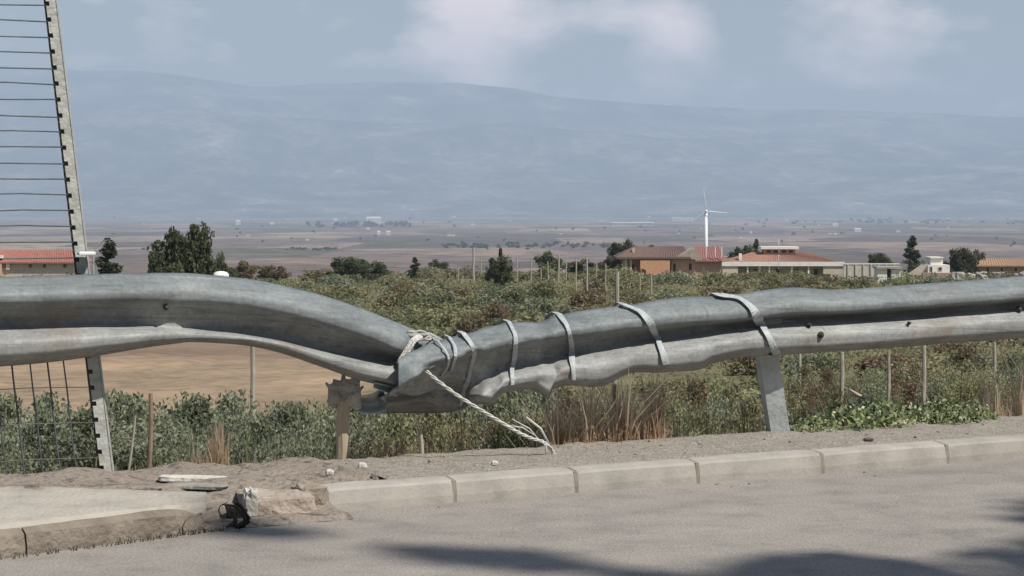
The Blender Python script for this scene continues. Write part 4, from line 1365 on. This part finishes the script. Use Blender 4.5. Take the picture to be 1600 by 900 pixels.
tree_at(trees[2], 952, 400, 330, 40, 'low green tree just left of the brick house wall')
tree_at(bigt, 1160, 382, 380, 50, 'left one of two dark trees behind the long house roof', rh=3.95)
tree_at(cyps[1], 1182, 376, 385, 30, 'right, pointed one of two dark trees behind the long house roof', rw_=2.6, rh=7.0)
tree_at(bigt, 1373, 394, 360, 52, 'flat dark tree above the white garden wall', rh=3.95)
tree_at(cyps[1], 1426, 371, 350, 48, 'tall dark cypress left of the small white house', rw_=2.6, rh=7.0)
tree_at(bigt, 1503, 386, 345, 62, 'dark tree directly right of the small white house', rh=3.95)
tree_at(trees[0], 1528, 390, 350, 40, 'olive tree at the left end of the orange building')
tree_at(trees[1], 428, 412, 300, 60, 'rusty brown low tree right of the large dark tree', ml=m_rust)
tree_at(trees[2], 380, 408, 230, 60, 'brownish low tree next to the large dark tree', ml=m_rust)

# white domed tank far behind the left beam
Y = 150.0; c0 = at(345, 430, Y); R0 = 13 * Y / F
pc = empty('water_tank', (c0.x, c0.y, gzf(c0.x, c0.y)), 'white domed tank just peeking over the left beam, right of the large tree', 'tank')
zc = c0.z - pc.location.z
V = []; Fs = []; prof = [(1.0, 0), (.9, .2), (.7, .36), (.4, .46), (.05, .5)]
for (r, z) in prof:
    for k in range(16): V.append(Vector((r * R0 * math.cos(k * PI / 8), r * R0 * math.sin(k * PI / 8), zc + z * R0)))
for i in range(len(prof) - 1):
    for k in range(16): Fs.append((i * 16 + k, i * 16 + (k + 1) % 16, (i + 1) * 16 + (k + 1) % 16, (i + 1) * 16 + k))
Fs.append(tuple((len(prof) - 1) * 16 + k for k in range(16)))
tkm = mat('white_cap', (.85, .85, .83), (.75, .75, .73))
mb = MB(); mb.tube([(0, 0, -.3), (0, 0, zc - .002)], R0 * .97, 16); mb.build('drum', tkm, pc)
mb = MB(); mb.add(V, Fs); mb.build('dome', tkm, pc, smooth=True)

# ------------------------------------------------------------------ houses
tile = mat('terracotta_tiles', (.36, .205, .15), (.24, .13, .095), 3.5, .9, c3=(.31, .17, .125), bump=.5, bscale=6)
tiled = mat('weathered_tiles', (.19, .125, .105), (.115, .08, .07), 3.5, .9, c3=(.155, .10, .085), bump=.5, bscale=6)
redt = mat('bright_red_tiles', (.33, .15, .13), (.23, .11, .095), 3.5, .9, bump=.5, bscale=6)
brick_m = mat('orange_brick', (.60, .33, .20), (.47, .25, .15), 2.5, .9, c3=(.54, .30, .18), bump=.3)
plaster = mat('pale_plaster', (.58, .50, .41), (.46, .39, .31), 1.5, .9)
pinkp = mat('pink_plaster', (.55, .36, .28), (.45, .28, .21), 1.5, .9)
white = mat('white_paint', (.78, .75, .70), (.66, .63, .58), 1.5, .8)
darkw = mat('dark_opening', (.035, .03, .03), (.05, .04, .04), 3, .5)
glass = mat('window_glass', (.05, .055, .06), (.08, .085, .09), 3, .15, spec=.6)
conc = mat('grey_concrete', (.40, .38, .34), (.30, .28, .25), 2, .9)


def house_root(name, px, Y, label, cat='house'):
    x = (px - 800) * Y / F
    return empty(name, (x, Y, gzf(x, Y)), label, cat)


class HB:
    """local frame whose x,z are metres; converts photo pixels at the house's depth"""
    def __init__(s, root, px): s.r = root; s.px = px; s.Y = root.location.y; s.k = s.Y / F

    def X(s, px): return (px - s.px) * s.k

    def Z(s, py): return HC - (py - ROW0) * s.k - s.r.location.z

    def box(s, name, px0, px1, py0, py1, y0, y1, m, parent=None, bev=0.0):
        mb = MB(); z0 = s.Z(py1) if py1 is not None else -.5
        mb.box(((s.X(px0) + s.X(px1)) / 2, (y0 + y1) / 2, (z0 + s.Z(py0)) / 2), (abs(s.X(px1) - s.X(px0)), y1 - y0, s.Z(py0) - z0), 0, bev)
        return mb.build(name, m, parent or s.r)

    def roof(s, name, px0, px1, r0, r1, pye, pyr, y0, y1, m, yr=None, th=.18, parent=None):
        """hip or gable roof: eaves px0..px1 at row pye, ridge r0..r1 at row pyr"""
        yr = (y0 + y1) / 2 if yr is None else yr
        ze, zr = s.Z(pye), s.Z(pyr)
        V = [(s.X(px0), y0, ze), (s.X(px1), y0, ze), (s.X(px1), y1, ze), (s.X(px0), y1, ze), (s.X(r0), yr, zr), (s.X(r1), yr, zr)]
        V += [(x, y, z - th) for x, y, z in V[:4]]
        Fs = [(0, 1, 5, 4), (1, 2, 5), (2, 3, 4, 5), (3, 0, 4), (0, 6, 7, 1), (1, 7, 8, 2), (2, 8, 9, 3), (3, 9, 6, 0), (6, 9, 8, 7)]
        # raised tile courses
        mb = MB().add(V, Fs)
        nr = max(6, int(abs(px1 - px0) / 4))
        for i in range(1, nr):
            f = i / nr
            a = Vector(V[0]).lerp(Vector(V[1]), f); c_ = Vector(V[4]).lerp(Vector(V[5]), f)
            mb.tube([a + Vector((0, -.02, .03)), c_ + Vector((0, -.02, .03))], .06, 4)
        return mb.build(name, m, parent or s.r)

    def window(s, px0, px1, py0, py1, y, frame=white, pane=glass, name='window'):
        f = s.box(name, px0, px1, py0, py1, y - .06, y + .04, frame)
        mx = (px1 - px0) * .16; my = (py1 - py0) * .12
        s.box('pane', px0 + mx, px1 - mx, py0 + my, py1 - my, y - .08, y - .055, pane, f)
        return f


# brick house
R_ = house_root('brick_house', 1025, 330, 'unfinished orange brick house with a weathered tile roof and deep eaves'); H = HB(R_, 1025)
H.box('wall', 977, 1086, 404, None, 0, 8, brick_m)
H.box('bay', 999, 1045, 405.5, None, -2.45, 0, brick_m)
H.box('column', 975, 979, 405, None, -2.0, -1.5, plaster)
H.box('column', 983, 986, 405, None, -2.0, -1.5, plaster)
H.roof('roof', 962, 1078, 992, 1072, 401.5, 385.5, -2.6, 9, tiled, 3.6)
H.box('eaves_slab', 963, 1076, 402, 404.5, -2.4, 8.5, plaster)
# lighter gable on the right
mb = MB(); y = -2.3
V = [(H.X(1046), y, H.Z(404)), (H.X(1096), y, H.Z(405)), (H.X(1083), y, H.Z(387)), (H.X(1046), y + 6, H.Z(404)), (H.X(1096), y + 6, H.Z(405)), (H.X(1083), y + 6, H.Z(387))]
mb.add(V, [(0, 1, 2), (3, 5, 4), (0, 2, 5, 3), (1, 4, 5, 2), (0, 3, 4, 1)]); mb.build('gable', mat('gable_render', (.42, .37, .30), (.30, .26, .21), 2), R_)
H.box('wall', 1048, 1085, 405.5, None, -1.0, 0, pinkp)
H.window(1050, 1056, 409, 426, -1.03, plaster, darkw, 'door'); H.window(1074.5, 1081, 410, 423, -1.03, pinkp, darkw)
H.window(981, 993, 412, 421, -.03, pinkp, darkw)
H.box('balcony_wall', 1044, 1074, 427, 432, -1.9, -1.6, plaster)
H.box('chimney', 1018, 1024, 383, 392, 3, 4, tiled); H.box('chimney', 988, 992, 388, 400, 0, .8, plaster)
# arched stair opening
H.window(1000, 1009, 419, 433, -2.48, brick_m, darkw, 'opening')

R_ = house_root('red_roofed_house', 1107, 352, 'narrow house with bright red striped roof behind the wind turbine foot'); H = HB(R_, 1107)
H.box('wall', 1086, 1131, 404, None, 0, 7, pinkp)
H.roof('roof', 1082, 1134, 1088, 1128, 407, 386, -.8, 8, redt)
for px in (1103, 1117, 1127): H.box('roof_post', px - .7, px + .7, 385, 402, -.9, -.7, white)

R_ = house_root('long_house', 1225, 335, 'long low house with terracotta roof, white fascia and a raised clerestory'); H = HB(R_, 1225)
H.box('wall', 1150, 1300, 416, None, 1.5, 10, plaster)
H.roof('roof', 1135, 1312, 1178, 1272, 409.5, 396, -.5, 11, tile, 5)
H.box('fascia', 1127, 1318, 409, 415.5, -1.2, -.6, white)
H.box('canopy', 1129, 1316, 412, 414.5, -.6, 1.8, white)
H.box('clerestory_wall', 1198, 1248, 389, 400, 4, 7, pinkp)
H.box('clerestory_roof', 1193, 1253, 386, 390, 3.4, 7.6, white)
for a in (1202, 1213, 1226, 1237): H.window(a, a + 8, 391.5, 396, 3.98, tile, darkw)
H.box('chimney', 1155, 1159.5, 396, 408, .3, 1.0, white)
for a, b2 in ((1163, 1173), (1182, 1190), (1197, 1206), (1232, 1239), (1258, 1268)): H.box('column', a + 3, a + 5.5, 416, None, -.9, -.6, white)
for a in (1165, 1178, 1212, 1242, 1272): H.window(a, a + 9, 419, 432, 1.47, plaster, darkw)
H.box('porch_wall', 1128, 1152, 415.5, None, -1.0, 1.5, plaster)
H.box('porch_gable', 1285, 1318, 415.6, 428, -1.0, 1.5, plaster)

R_ = house_root('garden_wall', 1350, 332, 'pale whitewashed garden wall right of the long house', 'wall'); H = HB(R_, 1350)
H.box('wall', 1318, 1405, 413, None, 0, .3, mat('whitewash', (.58, .54, .48), (.42, .39, .34), 1))
H.box('coping', 1317, 1406, 411.5, 413.2, -.08, .38, white)
for a in range(1324, 1404, 12): H.box('pier', a, a + 2, 412.5, None, -.15, 0, plaster)
R_ = house_root('white_shed', 1386, 322, 'small white shed with a dark doorway beside the garden wall', 'shed'); H = HB(R_, 1386)
H.box('wall', 1371, 1386, 419, None, 0, 3, white); H.box('wall', 1393, 1407, 421, None, 0, 3, white)
H.box('roof', 1369, 1409, 416.5, 419.5, -.4, 3.4, conc); H.box('doorway', 1386, 1393, 420, None, 1, 2, darkw)

R_ = house_root('white_house', 1462, 325, 'small white box-shaped house with an upper block, right of the cypress'); H = HB(R_, 1462)
H.box('wall', 1450, 1484, 414, None, 0, 6, white); H.box('upper_block', 1456, 1475, 403, 414.2, 1, 5, white)
H.box('roof_slab', 1455, 1476, 402, 403.6, .7, 5.3, white)
mb = MB(); V = [(H.X(1425), .5, H.Z(430)), (H.X(1450), .5, H.Z(430)), (H.X(1450), .5, H.Z(412)), (H.X(1425), 4, H.Z(430)), (H.X(1450), 4, H.Z(430)), (H.X(1450), 4, H.Z(412))]
mb.add(V, [(0, 1, 2), (3, 5, 4), (0, 2, 5, 3), (1, 4, 5, 2), (0, 3, 4, 1)]); mb.build('lean_to', plaster, R_)
H.window(1453, 1457, 416, 426, -.02, plaster, darkw); H.window(1466, 1472, 417, 423, -.02, plaster, darkw)
H.box('plinth', 1440, 1490, 426, None, -1, 0, mat('pink_plinth', (.40, .28, .23), (.30, .21, .17)))
for i, (px, py, s) in enumerate(((1498, 428, 14), (1515, 430, 12), (1533, 428, 14), (1560, 429, 12), (1580, 430, 14), (1488, 431, 10), (1600, 428, 12))):
    Y = 318; p = at(px, py + 4, Y); 
    o = link('rubble_mound', rock(0, (s * Y / F * 1.3, 2, 1.3), 30 + i, .2, rough=.5), conc, None, p); tag(o, 'pale rubble mound, one of the row right of the white house', 'rubble', 'pale rubble mounds at the right')
R_ = house_root('orange_building', 1580, 345, 'long low orange building at the right edge behind the rubble'); H = HB(R_, 1580)
H.box('wall', 1528, 1700, 413, None, 0, 9, mat('orange_render', (.44, .29, .19), (.34, .22, .14), 1)); H.roof('roof', 1524, 1705, 1536, 1695, 414.5, 405, -.8, 10, mat('ochre_tiles', (.42, .27, .18), (.32, .20, .13), 3, .9))
for a in range(1540, 1700, 22): H.window(a, a + 6, 417, 425, -.03, plaster, darkw)

R_ = house_root('farmhouse', 20, 320, 'low cream farmhouse with a long red roof behind the wire fence'); H = HB(R_, 20)
H.box('wall', -150, 123, 408, None, 0, 8, plaster); H.roof('roof', -155, 127, -140, 112, 409.5, 391.5, -.7, 9, mat('farm_tiles', (.38, .17, .13), (.27, .125, .095), 1.6, .9, c3=(.33, .14, .11), bump=.5))
for a in (-40, -16, 6, 44, 66, 98): H.window(a, a + 7, 411.5, 419, -.03, plaster, mat('brown_shutter', (.13, .075, .055)) if 'brown_shutter' not in bpy.data.materials else bpy.data.materials['brown_shutter'])
H.window(10, 16, 411, 421, -.3, white, white, 'door'); H.box('chimney', -1, 4, 399, 405, -.3, .6, white); H.box('wing', -60, 4, 412, None, -2.5, 0, pinkp)

# small street lamp beyond the fence
Y = 120; R_ = empty('street_lamp', (at(146, 430, Y).x, Y, gzf(at(146, 430, Y).x, Y)), 'thin curved street lamp between the notched post and the pointed tree', 'street lamp')
q = [at(146, 470, Y), at(146, 402, Y), at(149, 388, Y), at(156, 379, Y), at(165, 374, Y)]
mb = MB(); mb.tube([(0, 0, 0)] + [p - R_.location for p in q], .045, 7); mb.build('pole', post_m, R_)
mb = MB(); mb.box(at(168, 373, Y) - R_.location, (.32, .18, .12), 0, .03); mb.build('lamp_head', darkw, R_)

# ------------------------------------------------------------------ wind turbine
Y = 1300.0; bx0 = at(1103, 325, Y).x
R_ = empty('wind_turbine', (bx0, Y, gzf(bx0, Y)), 'white three-bladed wind turbine standing behind the red roofs', 'wind turbine')
hubz = HC - (331 - ROW0) * Y / F - R_.location.z
twm = mat('turbine_white', (.82, .82, .80), (.74, .74, .72), 1, .5)
mb = MB(); mb.tube([(0, 0, 0), (0, 0, hubz * .5), (0, 0, hubz)], [1.5, 1.2, .9], 14); mb.build('tower', twm, R_, smooth=True)
mb = MB(); mb.box((0, .8, hubz + .4), (1.6, 4.2, 1.6), 0, .3); mb.build('nacelle', twm, R_)
mb = MB(); mb.tube([(0, -1.4, hubz + .4), (0, -2.0, hubz + .4), (0, -2.6, hubz + .4)], [.9, .8, .2], 10); mb.build('hub', twm, R_)
for ang in (97, -5, 217):
    a = math.radians(ang); mb = MB(); L_ = 13.5 if ang != -5 else 10.0
    L_ = 12.5
    V = []; Fs = []
    for i in range(9):
        s = i / 8; r = .4 + s * L_; ch = (.5 + 1.1 * min(1, s * 5) * (1 - s) ** .8) * .42; tw = .5 * (1 - s)
        cx_, cz_ = math.cos(a) * r, math.sin(a) * r
        px_, pz_ = -math.sin(a), math.cos(a)
        for (u, v) in ((-.5, 0), (0, .16), (.5, 0), (0, -.12)):
            uu = u * math.cos(tw); vv = v + u * math.sin(tw)
            V.append((cx_ + px_ * uu * ch, -2.1 + vv * ch, hubz + .4 + cz_ + pz_ * uu * ch))
    for i in range(8):
        for k in range(4): Fs.append((i * 4 + k, i * 4 + (k + 1) % 4, (i + 1) * 4 + (k + 1) % 4, (i + 1) * 4 + k))
    Fs.append((3, 2, 1, 0)); Fs.append((32, 33, 34, 35))
    mb.add(V, Fs); mb.build('blade', twm, R_, smooth=True)

# ------------------------------------------------------------------ things on the far plain
def plainY(row): return (HC + 69) * F / (row - ROW0)


pb_m = mat('far_white_wall', (.62, .60, .57), (.5, .49, .46), .1, .8)
pr_m = mat('far_roof', (.34, .22, .18), (.28, .18, .15), .1, .9)


def far_building(px, row, wpx, hpx, label, group=None, m=pb_m, gable=True):
    Y = plainY(row); x = (px - 800) * Y / F; w = wpx * Y / F; h = hpx * Y / F
    r = empty('farm_building', (x, Y, gzf(x, Y)), label, 'building', group)
    mb = MB(); mb.box((0, 0, h / 2 - 1), (w, w * .6, h + 2)); mb.build('wall', m, r)
    mb = MB(); V = [(-w / 2 - 1, -w * .32, h), (w / 2 + 1, -w * .32, h), (w / 2 + 1, w * .32, h), (-w / 2 - 1, w * .32, h), (-w / 2, 0, h * 1.3), (w / 2, 0, h * 1.3)]
    mb.add(V, [(0, 1, 5, 4), (2, 3, 4, 5), (1, 2, 5), (3, 0, 4), (3, 2, 1, 0)]); mb.build('roof', pr_m if gable else m, r)
    return r


far_building(584, 350, 22, 9, 'big bright white building on the hazy plain above the left beam', gable=False)
far_building(592, 367, 5, 5, 'left one of two tiny white huts below the big white building', gable=False)
far_building(607, 367, 6, 5, 'right one of two tiny white huts below the big white building', gable=False)
far_building(988, 352, 66, 4, 'very long low white shed on the plain left of the wind turbine', gable=False)
far_building(1066, 345, 34, 4, 'shorter low white shed just left of the wind turbine blades', gable=False)
far_building(372, 351, 7, 6, 'small white house on the plain right of the large tree', gable=False)
far_building(1305, 354, 8, 4, 'small white building on the plain above the garden wall', gable=False)
far_building(1340, 362, 10, 5, 'low pale building on the plain, lower right of the small white one', gable=False)
far_building(705, 369, 12, 3, 'pale low hut on the open plain above the tree line')
gl = 'pale speck of a farm building far out on the hazy plain'
for k in range(44):
    row = rng.uniform(338, 352) if k % 3 else rng.uniform(352, 378); px = rng.uniform(160, 1600)
    far_building(px, row, rng.uniform(2.5, 7), rng.uniform(1.0, 2.6), gl, 'specks of farm buildings on the plain', gable=bool(k % 4 == 0))
# tree lines and scattered trees out there
blob = plant_meshes('far_tree', 90, 5, 5, 3.5, 7, 3.2, 99, 3.0, base=1.0, trunk=.6, limbs=0)
gl2 = 'tiny dark tree in a hazy tree line far out on the plain'


def far_tree(px, row, wpx, hpx, group='far trees on the plain'):
    Y = plainY(row); x = (px - 800) * Y / F
    place_plant('tree', blob, (x, Y, gzf(x, Y)), (wpx * Y / F / 12, wpx * Y / F / 12, hpx * Y / F / 9), rng.uniform(0, 6), m_tree, tr_m, gl2, 'tree', group)


for k in range(52): far_tree(rng.uniform(690, 962), rng.uniform(384, 390), rng.uniform(6, 12), rng.uniform(3, 7))
for k in range(44): far_tree(rng.uniform(478, 640), rng.uniform(351, 355), rng.uniform(6, 10), rng.uniform(4, 8))
for k in range(22): far_tree(rng.uniform(455, 525), rng.uniform(391, 394), rng.uniform(5, 8), rng.uniform(2, 4))
for k in range(40): far_tree(rng.uniform(1180, 1600), rng.uniform(344, 350), rng.uniform(5, 10), rng.uniform(2, 5))
for k in range(60): far_tree(rng.uniform(160, 1600), rng.uniform(340, 396), rng.uniform(3, 8), rng.uniform(2, 4.5))
far_tree(1340, 360, 10, 6); far_tree(1583, 384, 8, 6)

# ------------------------------------------------------------------ mountains
mm = bpy.data.materials.new('mountain_slopes'); mm.use_nodes = True
t = mm.node_tree; b = t.nodes['Principled BSDF']; b.inputs['Roughness'].default_value = 1; b.inputs['Specular IOR Level'].default_value = 0
geo = t.nodes.new('ShaderNodeNewGeometry')
base = ramp(nz_(.0016, 12, None, t), [(.36, (.02, .03, .02)), (.47, (.06, .07, .045)), (.56, (.15, .14, .11)), (.66, (.27, .24, .20))], t)
det = ramp(nz_(.012, 9, None, t), [(.38, (.35, .37, .36)), (.55, (1, 1, 1)), (.66, (1.9, 1.8, 1.7))], t)
base = mixc(.9, base, det, t, 'MULTIPLY')
t.links.new(base, b.inputs['Base Color'])


def ridge(name, Yc, depth, prof, seed, m=mm, rough=.16, x0=-420, x1=2100):
    """prof: list of (px,row) crest points at depth Yc"""
    nxx, nyy = 240, 44
    pxs = [p[0] for p in prof]; rows_ = [p[1] for p in prof]
    V = np.zeros((nyy, nxx, 3))
    for j in range(nyy):
        v = j / (nyy - 1); y = Yc - depth + v * depth * 1.7
        s = (y - (Yc - depth)) / depth
        for i in range(nxx):
            px = x0 + (x1 - x0) * i / (nxx - 1); X = (px - 800) * Yc / F
            crest = HC - (np.interp(px, pxs, rows_) - ROW0) * Yc / F + 70
            f = (s ** 1.25 if s < 1 else max(0, 1 - (s - 1) / .7) ** 1.1)
            n = mnoise.fractal(Vector((X / 2600, y / 2200, seed)), .9, 2.1, 6) 
            env = min(1, s * 2.0) * (1 if s < .8 else max(.12, 1 - (s - .8) * 4.4) if s < 1 else .3)
            h = crest * (f + rough * n * env) - 3
            V[j, i] = (X, y, h - 70)
    ii = (np.arange(nyy - 1)[:, None] * nxx + np.arange(nxx - 1)[None, :]).ravel()
    Q = np.stack([ii, ii + 1, ii + nxx + 1, ii + nxx], 1)
    me = np_mesh(name, V.reshape(-1, 3), Q); me.polygons.foreach_set('use_smooth', [True] * len(me.polygons))
    return tag(link(name, me, m), kind='structure')


ridge('foothills', 18500, 2600, [(-420, 280), (0, 292), (300, 275), (600, 290), (900, 282), (1200, 288), (1500, 270), (1700, 272), (2100, 280)], 1.3, rough=.3)
ridge('mountain_slope', 21000, 4600, [(-420, 160), (0, 172), (150, 168), (320, 168), (450, 182), (600, 192), (750, 190), (900, 200), (1050, 212), (1300, 218), (1600, 228), (2100, 270)], 5.7, rough=.22)
ridge('mountain', 24500, 6500, [(-420, 90), (0, 98), (120, 106), (220, 108), (300, 117), (400, 134), (470, 133), (560, 127), (640, 124), (720, 127), (800, 136), (870, 149), (1000, 160), (1200, 168), (1400, 174), (1700, 186), (2100, 205)], 9.2, rough=.14)

# ------------------------------------------------------------------ trees across the road (behind the viewer): two shade the asphalt, the added hedge blocks horizon light
bt = plant_meshes('roadside_tree', 26000, 2.1, 2.1, 2.0, 60, .62, 123, .13, base=9.0, trunk=.14, limbs=12)
place_plant('roadside_tree', bt, (10.38, 1.1, -.14), (1, 1, 1), .4, m_tree, tr_m, 'tall dense tree across the road, out of the picture to the right', 'tree')
ct = plant_meshes('roadside_cypress', 20000, .42, .42, 8.85, 90, .34, 124, .085, base=.4, shape='cone', trunk=.09, limbs=6)
place_plant('roadside_cypress', ct, (-.95 + .82 * 14.0, 7.68 - .57 * 14.0, -.14), (1, 1, 1), .4, m_tree, tr_m, 'narrow cypress on the near side of the road, out of the picture to the right', 'tree')
for k in range(13):  # unseen row put in to keep horizon light off the rail
    p = line_pt(-16 + k * 3.4 + rng.uniform(-.5, .5), -11.5 - rng.uniform(0, 2.5), -.2)
    place_plant('added_hedge_tree', bigt, p, (1.05, 1.05, rng.uniform(.85, 1.1)), rng.uniform(0, 6), m_tree, tr_m, 'dark bushy tree in an unseen hedge added behind the viewer to block horizon light', 'tree', 'added light-blocking hedge trees behind the viewer')

# ------------------------------------------------------------------ haze
hm = bpy.data.materials.new('haze'); hm.use_nodes = True
t = hm.node_tree; t.nodes.remove(t.nodes['Principled BSDF'])
pv = t.nodes.new('ShaderNodeVolumePrincipled')
pv.inputs['Color'].default_value = (.595, .74, .93, 1); pv.inputs['Density'].default_value = 0.86e-4; pv.inputs['Anisotropy'].default_value = 0.0
t.links.new(pv.outputs[0], t.nodes['Material Output'].inputs['Volume'])
hz = MB(); hz.box((0, 15150, 790), (30000 + 900, 31300, 1740)); ho = hz.build('haze', hm)
tag(ho, 'pale blue haze filling the valley air', 'haze', kind='stuff')
